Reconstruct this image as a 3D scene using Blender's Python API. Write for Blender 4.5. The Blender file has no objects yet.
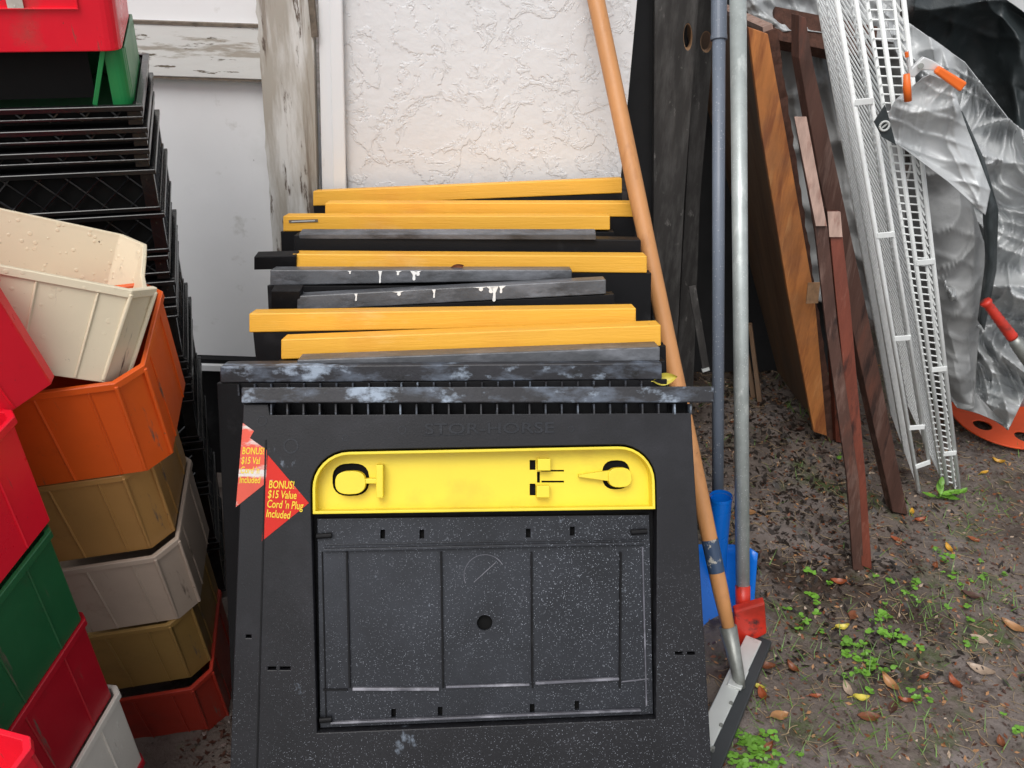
import bpy, bmesh, math, random
from mathutils import Matrix, Vector, noise
random.seed(7)
D = bpy.data
scene = bpy.context.scene
COL = scene.collection

# ---------------------------------------------------------------- camera
CAM = Vector((0, 0, 1.5)); FPX = 900.0
PITCH = math.radians(29.5); ROLL = math.radians(2.0)
FWD = Vector((0, math.cos(PITCH), -math.sin(PITCH)))
_r0 = Vector((1, 0, 0)); _u0 = Vector((0, math.sin(PITCH), math.cos(PITCH)))
RGT = _r0 * math.cos(ROLL) + _u0 * math.sin(ROLL)
UPV = -_r0 * math.sin(ROLL) + _u0 * math.cos(ROLL)
cd = D.cameras.new('camera'); cam = D.objects.new('camera', cd); COL.objects.link(cam)
cd.sensor_width = 36.0; cd.lens = 36.0 * FPX / 1024; cd.clip_start = 0.05; cd.clip_end = 200
cam.matrix_world = Matrix(((RGT.x, UPV.x, -FWD.x, CAM.x), (RGT.y, UPV.y, -FWD.y, CAM.y),
                           (RGT.z, UPV.z, -FWD.z, CAM.z), (0, 0, 0, 1)))
scene.camera = cam

# ---------------------------------------------------------------- light
SUN_EL, SUN_ROT = math.radians(58), math.radians(200)
w = D.worlds.new('World'); scene.world = w; w.use_nodes = True
nt = w.node_tree; nt.nodes.clear()
sky = nt.nodes.new('ShaderNodeTexSky'); sky.sky_type = 'NISHITA'; sky.sun_disc = False
sky.sun_elevation = SUN_EL; sky.sun_rotation = SUN_ROT; sky.air_density = 1.0; sky.dust_density = 3.0
hs = nt.nodes.new('ShaderNodeHueSaturation'); hs.inputs['Saturation'].default_value = 0.22
bg = nt.nodes.new('ShaderNodeBackground'); bg.inputs['Strength'].default_value = 0.15
wo = nt.nodes.new('ShaderNodeOutputWorld')
nt.links.new(sky.outputs[0], hs.inputs['Color']); nt.links.new(hs.outputs[0], bg.inputs[0]); nt.links.new(bg.outputs[0], wo.inputs[0])
sl = D.lights.new('sun', 'SUN'); sl.energy = 1.3; sl.angle = math.radians(35); sl.color = (1, .97, .93)
so = D.objects.new('sun', sl); COL.objects.link(so)
sd = Vector((math.sin(SUN_ROT) * math.cos(SUN_EL), math.cos(SUN_ROT) * math.cos(SUN_EL), math.sin(SUN_EL)))
so.rotation_euler = sd.to_track_quat('Z', 'Y').to_euler()
scene.view_settings.view_transform = 'Standard'; scene.view_settings.look = 'None'
scene.view_settings.exposure = 0.26; scene.view_settings.gamma = 1.0

# ---------------------------------------------------------------- geometry helpers
def ray(x, y): return FWD + RGT * ((x - 512) / FPX) - UPV * ((y - 384) / FPX)
def onY(x, y, Y): r = ray(x, y); return CAM + r * (Y / r.y)
def onZ(x, y, Z=0.0): r = ray(x, y); return CAM + r * ((Z - 1.5) / r.z)
def rot(rx, ry, rz):
    a = math.radians
    return Matrix.Rotation(a(rz), 4, 'Z') @ Matrix.Rotation(a(ry), 4, 'Y') @ Matrix.Rotation(a(rx), 4, 'X')
def frame(o, x, up):
    """matrix with local x along x, local z near up, local y away"""
    x = x.normalized(); y = up.cross(x).normalized(); z = x.cross(y).normalized()
    return Matrix(((x.x, y.x, z.x, o.x), (x.y, y.y, z.y, o.y), (x.z, y.z, z.z, o.z), (0, 0, 0, 1)))

def W(o):
    m = Matrix()
    while o: m = o.matrix_basis @ m; o = o.parent
    return m
ROOTS = {}
def tag(o, label=None, cat=None, group=None, kind=None):
    if label: o['label'] = label
    if cat: o['category'] = cat
    if group: o['group'] = group
    if kind: o['kind'] = kind
    return o
def empty(name, label, cat, loc=(0, 0, 0), M=None, group=None):
    o = D.objects.new(name, None); COL.objects.link(o); o.empty_display_size = .05
    o.matrix_basis = M.copy() if M else Matrix.Translation(Vector(loc))
    return tag(o, label, cat, group)

class MB:
    def __init__(s): s.v = []; s.f = []; s.M = Matrix()
    def add(s, vs, fs):
        n = len(s.v); s.v += [s.M @ Vector(v) for v in vs]; s.f += [tuple(i + n for i in f) for f in fs]; return s
    def box(s, x0, x1, y0, y1, z0, z1):
        return s.hexa([(x0, y0, z0), (x1, y0, z0), (x1, y1, z0), (x0, y1, z0), (x0, y0, z1), (x1, y0, z1), (x1, y1, z1), (x0, y1, z1)])
    def hexa(s, v): return s.add(v, [(0, 3, 2, 1), (4, 5, 6, 7), (0, 1, 5, 4), (1, 2, 6, 5), (2, 3, 7, 6), (3, 0, 4, 7)])
    def bar(s, a, b, wd, th, side=Vector((1, 0, 0)), w2=None, th2=None):
        """rectangular bar a->b, wd across 'side', th in the third direction"""
        a = Vector(a); b = Vector(b); d = (b - a).normalized(); sx = (side - d * side.dot(d)).normalized(); n = d.cross(sx)
        w2 = wd if w2 is None else w2; th2 = th if th2 is None else th2; v = []
        for p, ww, tt in ((a, wd, th), (b, w2, th2)):
            for i, j in ((-1, -1), (1, -1), (1, 1), (-1, 1)): v.append(p + sx * ww / 2 * i + n * tt / 2 * j)
        return s.hexa(v)
    def tube(s, pts, r, n=10, cap=True):
        pts = [Vector(p) for p in pts]; rs = r if isinstance(r, (list, tuple)) else [r] * len(pts)
        vs = []; fs = []; up = None
        for i, p in enumerate(pts):
            d = (pts[min(i + 1, len(pts) - 1)] - pts[max(i - 1, 0)]).normalized()
            if up is None: up = d.orthogonal().normalized()
            up = (up - d * up.dot(d)).normalized(); q = d.cross(up)
            for k in range(n):
                a = 2 * math.pi * k / n; vs.append(p + (up * math.cos(a) + q * math.sin(a)) * rs[i])
        for i in range(len(pts) - 1):
            for k in range(n):
                k2 = (k + 1) % n; fs.append((i * n + k, i * n + k2, (i + 1) * n + k2, (i + 1) * n + k))
        if cap: fs.append(tuple(reversed(range(n)))); fs.append(tuple((len(pts) - 1) * n + k for k in range(n)))
        return s.add(vs, fs)
    def slab(s, pts, n, th):
        """polygon of 3D points thickened by th along n"""
        k = len(pts); n = Vector(n).normalized() * th; p = [Vector(q) for q in pts]
        return s.add(p + [q + n for q in p], [tuple(range(k)), tuple(reversed(range(k, 2 * k)))] + [(i, i + k, (i + 1) % k + k, (i + 1) % k) for i in range(k)])
    def plate(s, outer, holes, y0, y1, bevel=0):
        """x-z outlines (with holes) extruded from y0 to y1"""
        cu = D.curves.new('tmp', 'CURVE'); cu.dimensions = '2D'; cu.fill_mode = 'BOTH'
        K_ = 25.0; cu.extrude = ((y1 - y0) / 2 - bevel) * K_; cu.bevel_depth = bevel * K_; cu.bevel_resolution = 1; cu.offset = -bevel * K_
        for loop in [outer] + list(holes):
            sp = cu.splines.new('POLY'); sp.points.add(len(loop) - 1); sp.use_cyclic_u = True
            for i, q in enumerate(loop): sp.points[i].co = (q[0] * K_, q[1] * K_, 0, 1)
        o = D.objects.new('tmp', cu); COL.objects.link(o)
        dg = bpy.context.evaluated_depsgraph_get(); me = D.meshes.new_from_object(o.evaluated_get(dg))
        ym = (y0 + y1) / 2
        s.add([(v.co.x / K_, ym - v.co.z / K_, v.co.y / K_) for v in me.vertices], [tuple(p.vertices) for p in me.polygons])
        D.objects.remove(o); D.curves.remove(cu); D.meshes.remove(me); return s
    def text(s, body, size, y0, depth, at, ang=0, sx=1.0, shear=0):
        cu = D.curves.new('tmp', 'FONT'); cu.body = body; cu.size = size; cu.extrude = depth; cu.shear = shear; cu.resolution_u = 3; cu.offset = size * .012
        o = D.objects.new('tmp', cu); COL.objects.link(o)
        dg = bpy.context.evaluated_depsgraph_get(); me = D.meshes.new_from_object(o.evaluated_get(dg))
        c, n = math.cos(ang), math.sin(ang); vs = []
        for v in me.vertices:
            x, z = v.co.x * sx, v.co.y; vs.append((at[0] + x * c - z * n, y0 - v.co.z, at[1] + x * n + z * c))
        s.add(vs, [tuple(p.vertices) for p in me.polygons])
        D.objects.remove(o); D.curves.remove(cu); D.meshes.remove(me); return s
    def build(s, name, mat, parent=None, bevel=0, smooth=False, seg=2, weld=False, world=False):
        me = D.meshes.new(name); o = D.objects.new(name, me); COL.objects.link(o)
        vs = s.v
        if parent:
            o.parent = parent
            if world:
                inv = W(parent).inverted(); vs = [inv @ v for v in vs]
        elif s.v and world:
            lo = [min(v[i] for v in s.v) for i in range(3)]; hi = [max(v[i] for v in s.v) for i in range(3)]
            c = Vector(((lo[0] + hi[0]) / 2, (lo[1] + hi[1]) / 2, lo[2])); o.location = c; vs = [v - c for v in s.v]
        me.from_pydata([tuple(v) for v in vs], [], s.f)
        bm = bmesh.new(); bm.from_mesh(me)
        if weld: bmesh.ops.remove_doubles(bm, verts=bm.verts, dist=1e-5)
        bmesh.ops.recalc_face_normals(bm, faces=bm.faces); bm.to_mesh(me); bm.free()
        for m in (mat if isinstance(mat, (list, tuple)) else [mat]): me.materials.append(m)
        if smooth:
            for p in me.polygons: p.use_smooth = True
        if bevel:
            b = o.modifiers.new('bevel', 'BEVEL'); b.width = bevel; b.segments = seg; b.limit_method = 'ANGLE'; b.angle_limit = math.radians(35)
            b.harden_normals = False
        return o

# ---------------------------------------------------------------- materials
GRIME = [((.10, .07, .045), 70, .66, .03), ((.16, .12, .09), 5, .60, .22), ((.12, .09, .07), 16, .635, .06, (3, 3, .35))]
def mat(name, col, rough=.5, metal=0, var=.25, vscale=6, bump=0, bscale=40, layers=(), spec=.5, coords='Object', stretch=(1, 1, 1), rvar=.12, drops=0, coat=0, dropz=None, drop_glint=(.33, .35, .38)):
    """layers: (colour, noise scale, threshold, softness, stretch, roughness or None)"""
    m = D.materials.new(name); m.use_nodes = True; t = m.node_tree; N = t.nodes; L = t.links
    b = N['Principled BSDF']; b.inputs['Metallic'].default_value = metal; b.inputs['Specular IOR Level'].default_value = spec
    b.inputs['Coat Weight'].default_value = coat
    tc = N.new('ShaderNodeTexCoord'); mp = N.new('ShaderNodeMapping'); mp.inputs['Scale'].default_value = stretch
    L.new(tc.outputs[coords], mp.inputs[0])
    def nz(scale, det=6, rg=.6, vec=None, off=0):
        n = N.new('ShaderNodeTexNoise'); n.inputs['Scale'].default_value = scale; n.inputs['Detail'].default_value = det; n.inputs['Roughness'].default_value = rg
        n.noise_dimensions = '4D'; n.inputs['W'].default_value = off
        L.new(vec or mp.outputs[0], n.inputs['Vector']); return n.outputs['Fac']
    def ramp(fac, a, bb, c0=(0, 0, 0, 1), c1=(1, 1, 1, 1)):
        r = N.new('ShaderNodeValToRGB'); r.color_ramp.elements[0].position = a; r.color_ramp.elements[1].position = bb
        r.color_ramp.elements[0].color = c0; r.color_ramp.elements[1].color = c1; L.new(fac, r.inputs[0]); return r.outputs[0]
    c = Vector(col); lo = tuple(c * (1 - var)) + (1,); hi = tuple(min(1, x) for x in c * (1 + var * .7)) + (1,)
    cur = ramp(nz(vscale), .3, .7, lo, hi)
    rr = N.new('ShaderNodeMapRange'); rr.inputs['To Min'].default_value = max(0.03, rough - rvar); rr.inputs['To Max'].default_value = min(1, rough + rvar)
    L.new(nz(vscale * 3, off=3), rr.inputs[0]); rcur = rr.outputs[0]
    masks = []
    for i, ly in enumerate(layers):
        lc, sc, th, soft = ly[:4]; st = ly[4] if len(ly) > 4 else (1, 1, 1); lr = ly[5] if len(ly) > 5 else None
        mq = N.new('ShaderNodeMapping'); mq.inputs['Scale'].default_value = st; L.new(tc.outputs[coords], mq.inputs[0])
        f = ramp(nz(sc, 8, .65, mq.outputs[0], 10 + i * 7), th, th + soft)
        mx = N.new('ShaderNodeMixRGB'); L.new(f, mx.inputs[0]); L.new(cur, mx.inputs[1]); mx.inputs[2].default_value = tuple(lc) + (1,); cur = mx.outputs[0]; masks.append(f)
        if lr is not None:
            mr = N.new('ShaderNodeMix'); L.new(f, mr.inputs[0]); L.new(rcur, mr.inputs[2]); mr.inputs[3].default_value = lr; rcur = mr.outputs[0]
    bn = None
    if drops:
        vo = N.new('ShaderNodeTexVoronoi'); vo.inputs['Scale'].default_value = drops; L.new(tc.outputs['Object'], vo.inputs['Vector'])
        sep = N.new('ShaderNodeSeparateColor'); L.new(vo.outputs['Color'], sep.inputs[0])
        # raindrop dot, glint painted pale, where distance < random radius in some cells
        pw_ = N.new('ShaderNodeMath'); pw_.operation = 'POWER'; L.new(sep.outputs[0], pw_.inputs[0]); pw_.inputs[1].default_value = 2.2
        mm = N.new('ShaderNodeMath'); mm.operation = 'MULTIPLY'; L.new(pw_.outputs[0], mm.inputs[0]); mm.inputs[1].default_value = .46
        ms = N.new('ShaderNodeMath'); ms.operation = 'SUBTRACT'; L.new(mm.outputs[0], ms.inputs[0]); L.new(vo.outputs['Distance'], ms.inputs[1])
        dm = ramp(ms.outputs[0], .0, .12); big = nz(3.5, 3, .5, tc.outputs['Object'], 5); bm_ = ramp(big, .35, .62)
        if dropz:
            sx = N.new('ShaderNodeSeparateXYZ'); L.new(tc.outputs['Object'], sx.inputs[0]); mz = N.new('ShaderNodeMapRange'); L.new(sx.outputs[2], mz.inputs[0]); mz.inputs[1].default_value = dropz[0]; mz.inputs[2].default_value = dropz[1]
            m3 = N.new('ShaderNodeMath'); m3.operation = 'MULTIPLY'; L.new(mz.outputs[0], m3.inputs[0]); L.new(bm_, m3.inputs[1]); bm_ = m3.outputs[0]
        pr = N.new('ShaderNodeMath'); pr.operation = 'MULTIPLY'; L.new(dm, pr.inputs[0]); L.new(bm_, pr.inputs[1])
        mx = N.new('ShaderNodeMixRGB'); L.new(pr.outputs[0], mx.inputs[0]); L.new(cur, mx.inputs[1]); mx.inputs[2].default_value = tuple(drop_glint) + (1,); cur = mx.outputs[0]
        bn = N.new('ShaderNodeBump'); bn.inputs['Strength'].default_value = .6; bn.inputs['Distance'].default_value = .0012; L.new(pr.outputs[0], bn.inputs['Height'])
    L.new(cur, b.inputs['Base Color']); L.new(rcur, b.inputs['Roughness'])
    if bump:
        b2 = N.new('ShaderNodeBump'); b2.inputs['Strength'].default_value = 1; b2.inputs['Distance'].default_value = bump
        L.new(nz(bscale, 8, .6, off=1), b2.inputs['Height'])
        if bn: L.new(bn.outputs[0], b2.inputs['Normal'])
        bn = b2
    if bn: L.new(bn.outputs[0], b.inputs['Normal'])
    return m

BLU = (.30, .36, .44)
M = dict(
 blackp=mat('black_plastic', (.014, .0155, .020), .38, bump=.0003, bscale=300, var=.3, spec=.32, drops=560, dropz=(.16, -.06), drop_glint=(.36, .39, .44), layers=[((.034, .038, .048), 4, .48, .3), ((.14, .16, .19), 30, .67, .06)]),
 blackbar=mat('scuffed_black_bar', (.022, .022, .026), .42, var=.4, vscale=10, bump=.0006, bscale=120, spec=.4, layers=[((.10, .12, .155), 14, .49, .16, (1, 1, 2.5), .6), (BLU, 22, .55, .09, (.6, 1, 1), .7), ((.01, .01, .01), 30, .6, .06)]),
 blackface=mat('black_plastic_smeared', (.013, .013, .0155), .42, var=.3, bump=.0003, bscale=300, spec=.28, drops=540, dropz=(-.05, -.36), drop_glint=(.36, .39, .44), layers=[((.03, .03, .036), 4, .52, .25), (BLU, 7, .63, .09, (1.5, 1, 1.1), .7), ((.09, .09, .10), 60, .67, .03)]),
 greybar=mat('wet_grey_bar', (.085, .09, .10), .38, var=.4, vscale=9, bump=.0015, bscale=70, layers=[((.20, .21, .235), 10, .50, .2, (.6, 1, 2)), ((.035, .035, .038), 16, .55, .1, (.5, 1, 1.5)), ((.75, .75, .73), 26, .70, .02)]),
 paint=mat('white_paint_drip', (.82, .82, .80), .4, var=.05),
 frame=mat('black_leg_plastic', (.007, .007, .008), .5, var=.3, spec=.18, bump=.0003, bscale=200, layers=[((.03, .03, .032), 9, .60, .15)]),
 yel=mat('amber_painted_bar', (.82, .42, .040), .5, var=.09, vscale=5, bump=.0008, bscale=60, stretch=(.3, 1, 4), layers=[((.50, .22, .03), 22, .67, .05, (.6, 1, 1)), ((.86, .57, .20), 7, .55, .2, (.5, 1, 2)), ((.74, .32, .03), 3, .53, .2), ((.35, .2, .08), 46, .70, .03)]),
 tray=mat('yellow_tray_plastic', (.78, .62, .035), .42, var=.05, bump=.0002, bscale=200, layers=[((.3, .22, .03), 26, .69, .03), ((.66, .46, .03), 6, .55, .2)]),
 red=mat('red_plastic', (.80, .010, .030), .3, var=.08, bump=.0008, bscale=14, layers=[((.55, .01, .02), 18, .62, .2)] + GRIME),
 crim=mat('crimson_plastic', (.36, .006, .016), .38, var=.15, bump=.0006, bscale=20, layers=[((.2, .02, .02), 12, .58, .2)] + GRIME),
 green=mat('green_plastic', (.014, .20, .055), .34, var=.12, bump=.0006, bscale=20),
 dgreen=mat('dark_green_plastic', (.014, .10, .035), .4, var=.15, bump=.0006, bscale=20, layers=[((.03, .07, .03), 14, .55, .2)] + GRIME),
 beige=mat('beige_plastic', (.72, .64, .47), .33, var=.05, bump=.0006, bscale=30, drops=110, drop_glint=(.74, .64, .46), layers=[((.52, .41, .24), 7, .58, .25)] + GRIME),
 greyb=mat('dirty_beige_plastic', (.44, .35, .28), .4, var=.12, bump=.0006, bscale=30, layers=[((.2, .13, .09), 9, .56, .25)] + GRIME),
 white=mat('off_white_plastic', (.6, .56, .50), .35, var=.08, drops=140, drop_glint=(.68, .66, .6), bump=.0006, bscale=30, layers=[((.35, .28, .2), 10, .6, .2)] + GRIME),
 orange=mat('orange_plastic', (.68, .10, .012), .35, var=.12, bump=.0006, bscale=30, layers=[((.35, .05, .02), 9, .58, .2)] + GRIME),
 tan=mat('tan_plastic', (.40, .21, .065), .4, var=.12, bump=.0006, bscale=30, layers=[((.2, .1, .04), 9, .56, .25)] + GRIME),
 olive=mat('olive_tan_plastic', (.30, .18, .055), .42, var=.15, bump=.0006, bscale=30, layers=[((.14, .085, .03), 9, .54, .25)] + GRIME),
 dred=mat('brick_red_plastic', (.34, .025, .012), .42, var=.2, bump=.0006, bscale=30, layers=[((.12, .015, .01), 9, .52, .25)] + GRIME),
 crate=mat('black_crate_plastic', (.006, .006, .007), .20, var=.3, bump=.0006, bscale=60, spec=.5, layers=[((.018, .017, .016), 9, .58, .15)] + GRIME),
 stucco=mat('white_stucco', (.74, .745, .755), .85, var=.05, vscale=2, spec=.2, layers=[((.68, .665, .65), 3.0, .62, .25), ((.55, .54, .52), 10, .66, .1)]),
 wpaint=mat('white_door_paint', (.82, .825, .83), .6, var=.05, vscale=3, bump=.0006, bscale=30, layers=[((.56, .57, .55), 2.6, .54, .3), ((.45, .44, .40), 9, .62, .15), ((.12, .12, .10), 34, .70, .02)]),
 trim=mat('white_trim_paint', (.80, .81, .82), .55, var=.06, bump=.0005, bscale=60, stretch=(1, 1, .15), layers=[((.4, .38, .34), 12, .63, .1, (1, 1, .3))]),
 peel=mat('peeling_white_wood', (.66, .655, .63), .75, var=.12, bump=.0035, bscale=16, stretch=(1, 1, .3), layers=[((.40, .37, .32), 7, .44, .10, (1.6, 1, .22)), ((.22, .18, .14), 9, .57, .07, (2.2, 1, .14)), ((.13, .10, .08), 34, .585, .04, (1.2, 1, .2))]),
 peelh=mat('peeling_white_rail', (.70, .705, .68), .75, var=.1, bump=.002, bscale=18, stretch=(.3, 1, 1), layers=[((.38, .35, .30), 22, .54, .06, (.22, 1, 1.6)), ((.14, .12, .09), 46, .60, .03, (.22, 1, 1.4))]),
 rotten=mat('added_eave_wood', (.16, .13, .10), .85, var=.5, vscale=40, bump=.003, bscale=60),
 handle=mat('orange_tan_wood_handle', (.55, .255, .095), .45, var=.14, vscale=5, stretch=(3, 3, .4), bump=.0006, bscale=50, layers=[((.36, .15, .055), 8, .55, .2, (3, 3, .4)), ((.12, .06, .03), 50, .70, .02)]),
 galv=mat('galvanised_metal', (.42, .46, .45), .42, metal=.35, var=.2, vscale=20, bump=.0003, bscale=200, drops=260, drop_glint=(.7, .73, .73), layers=[((.58, .62, .60), 30, .56, .1, (1, 1, .3))]),
 bluegrey=mat('blue_grey_pole', (.17, .20, .25), .4, metal=.0, var=.12, drops=200, drop_glint=(.4, .44, .5)),
 ferrule=mat('worn_grey_metal', (.28, .29, .27), .45, metal=.6, var=.3, vscale=40),
 alu=mat('aluminium_bar', (.62, .64, .62), .4, metal=.4, var=.15, layers=[((.3, .29, .26), 20, .6, .15)]),
 rib_hi=mat('highlight_rib_plastic', (.10, .10, .12), .3, var=.4, vscale=20, layers=[((.30, .30, .34), 12, .50, .15)]),  # pale tone paints the bright highlight lines along the lower ribs
 rubber=mat('black_rubber', (.03, .033, .036), .5, var=.4, bump=.0006, layers=[((.12, .11, .1), 20, .6, .15)]),
 blue=mat('blue_plastic', (.004, .15, .62), .3, var=.15, bump=.0005, bscale=20),
 redpaint=mat('red_painted_metal', (.55, .03, .015), .4, var=.15, layers=[((.03, .02, .02), 16, .53, .1), ((.25, .02, .01), 8, .5, .2)]),
 labelm=mat('worn_blue_label', (.04, .07, .13), .4, var=.3, layers=[((.45, .43, .38), 45, .56, .04)]),
 boardgrey=mat('weathered_black_plywood', (.032, .029, .027), .8, var=.5, vscale=4, stretch=(4, 4, .6), bump=.002, bscale=20, layers=[((.10, .095, .09), 5, .48, .25, (5, 5, 1)), ((.16, .15, .14), 38, .6, .08, (1, 1, .5))]),
 boarddark=mat('black_board_and_shade', (.010, .010, .011), .7, var=.4, bump=.001, bscale=20),  # near-black for a board, also used for the shade in the gap
 edgew=mat('raw_plywood_hole_edge', (.33, .19, .10), .7, var=.3, vscale=60),
 ply=mat('weathered_brown_plywood', (.24, .145, .085), .7, var=.25, vscale=3, stretch=(1, 2.5, .8), bump=.0012, bscale=12, layers=[((.16, .085, .045), 2.6, .50, .16, (1, 5, .5)), ((.36, .17, .075), 2.4, .52, .2, (1, 3, .5)), ((.13, .12, .105), 2.0, .50, .25, (1, 1.2, .8))]),
 orangeb=mat('orange_grained_board', (.56, .21, .06), .55, var=.3, vscale=5, stretch=(6, 2, 1.2), bump=.0015, bscale=30, layers=[((.30, .095, .03), 4, .50, .12, (6, 2, .7)), ((.66, .32, .12), 5, .57, .12, (7, 2, .7)), ((.20, .11, .07), 1.6, .55, .2)]),
 rough=mat('rough_sawn_edge', (.085, .035, .022), .85, var=.5, vscale=60, bump=.006, bscale=70, stretch=(1, 1, .6)),
 redwood=mat('wet_redwood_board', (.15, .038, .022), .5, var=.4, vscale=4, stretch=(5, 5, .5), bump=.002, bscale=26, spec=.35, layers=[((.24, .10, .07), 8, .58, .15, (5, 5, .5)), ((.035, .013, .01), 6, .52, .12, (4, 4, .5))]),
 brownb=mat('dark_brown_board', (.070, .032, .023), .6, var=.45, vscale=4, stretch=(5, 5, .5), bump=.002, bscale=26, spec=.35, layers=[((.17, .105, .085), 5, .52, .15, (6, 6, .5)), ((.02, .010, .008), 6, .55, .10, (6, 6, .6)), ((.13, .045, .028), 3, .56, .1, (3, 3, .7))]),
 pinkw=mat('pale_pink_wood_end', (.40, .27, .22), .65, var=.3, vscale=20, bump=.001, stretch=(4, 4, .4), layers=[((.24, .12, .09), 12, .52, .15, (5, 5, .4))]),
 wire=mat('white_coated_wire', (.74, .76, .75), .35, var=.06, vscale=30, layers=[((.4, .4, .36), 40, .68, .05)]),
 tarp=mat('silver_tarp', (.50, .515, .52), .46, metal=.18, var=.05, vscale=5, bump=.0008, bscale=160, rvar=.05, layers=[((.62, .64, .64), 7, .55, .08), ((.34, .36, .36), 11, .66, .03)]),
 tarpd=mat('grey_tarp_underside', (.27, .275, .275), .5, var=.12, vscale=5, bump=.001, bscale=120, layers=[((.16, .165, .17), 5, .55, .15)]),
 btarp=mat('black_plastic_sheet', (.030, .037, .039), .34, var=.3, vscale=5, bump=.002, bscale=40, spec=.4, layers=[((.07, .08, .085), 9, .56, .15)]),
 clipo=mat('orange_clip_rubber', (.85, .16, .02), .4, var=.06),
 clipw=mat('pale_steel_clip', (.75, .76, .76), .35, metal=.4, var=.05),
 reel=mat('orange_reel_plastic', (.72, .085, .02), .4, var=.15, layers=[((.25, .05, .02), 12, .6, .1)]),
 cream=mat('pale_house_paint', (.62, .64, .64), .8, var=.08, vscale=1),
 farfence=mat('dark_old_fence', (.035, .03, .028), .9, var=.5, vscale=3, stretch=(6, 6, .5)),
 sred=mat('red_sticker', (.60, .018, .008), .5, var=.12, spec=.3, layers=[((.70, .62, .56), 40, .64, .03, (.5, 1, 2.5))]),
 sredp=mat('scuffed_red_sticker', (.70, .08, .04), .45, var=.2, layers=[((.66, .62, .58), 14, .52, .07, (.6, 1, 2.2))]),
 syel=mat('sticker_yellow_ink', (.80, .60, .02), .45, var=.1),
 mesh=mat('dark_plastic_and_shade', (.004, .004, .004), .7, var=.2, spec=.15),  # near-black plastic, also the painted shade inside the green bin
)

def crumple(key, sc, dist):
    t = M[key].node_tree; N = t.nodes; L = t.links; b = N['Principled BSDF']; old = b.inputs['Normal'].links[0].from_socket
    tc = N.new('ShaderNodeTexCoord'); n = N.new('ShaderNodeTexNoise'); n.noise_type = 'RIDGED_MULTIFRACTAL'; n.inputs['Scale'].default_value = sc; n.inputs['Detail'].default_value = 5; n.inputs['Roughness'].default_value = .55; n.inputs['Distortion'].default_value = .6; n.normalize = True
    L.new(tc.outputs['Object'], n.inputs['Vector']); bp = N.new('ShaderNodeBump'); bp.inputs['Strength'].default_value = 1; bp.inputs['Distance'].default_value = dist; L.new(n.outputs['Fac'], bp.inputs['Height']); L.new(old, bp.inputs['Normal']); L.new(bp.outputs[0], b.inputs['Normal'])
crumple('tarp', 12, .008); crumple('tarpd', 9, .010); crumple('btarp', 5, .010)
# stucco: skip-trowel relief through bump
def stucco_nodes():
    t = M['stucco'].node_tree; N = t.nodes; L = t.links; b = N['Principled BSDF']
    tc = N.new('ShaderNodeTexCoord'); mp = N.new('ShaderNodeMapping'); mp.inputs['Scale'].default_value = (1, 1, 1); L.new(tc.outputs['Object'], mp.inputs[0])
    n0 = N.new('ShaderNodeTexNoise'); n0.inputs['Scale'].default_value = 9; n0.inputs['Detail'].default_value = 5; L.new(mp.outputs[0], n0.inputs[0])
    add = N.new('ShaderNodeMixRGB'); add.blend_type = 'ADD'; add.inputs[0].default_value = .22; L.new(mp.outputs[0], add.inputs[1]); L.new(n0.outputs['Color'], add.inputs[2])
    n1 = N.new('ShaderNodeTexNoise'); n1.inputs['Scale'].default_value = 13; n1.inputs['Detail'].default_value = 6; n1.inputs['Roughness'].default_value = .62; L.new(add.outputs[0], n1.inputs[0])
    r = N.new('ShaderNodeValToRGB'); r.color_ramp.elements[0].position = .50; r.color_ramp.elements[1].position = .56; L.new(n1.outputs['Fac'], r.inputs[0])
    n2 = N.new('ShaderNodeTexNoise'); n2.inputs['Scale'].default_value = 45; n2.inputs['Detail'].default_value = 6; L.new(mp.outputs[0], n2.inputs[0])
    mx = N.new('ShaderNodeMath'); mx.operation = 'MULTIPLY_ADD'; L.new(n2.outputs['Fac'], mx.inputs[0]); mx.inputs[1].default_value = 1.1; L.new(r.outputs[0], mx.inputs[2])
    bp = N.new('ShaderNodeBump'); bp.inputs['Strength'].default_value = .55; bp.inputs['Distance'].default_value = .0028; L.new(mx.outputs[0], bp.inputs['Height']); L.new(bp.outputs[0], b.inputs['Normal'])
stucco_nodes()

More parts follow.
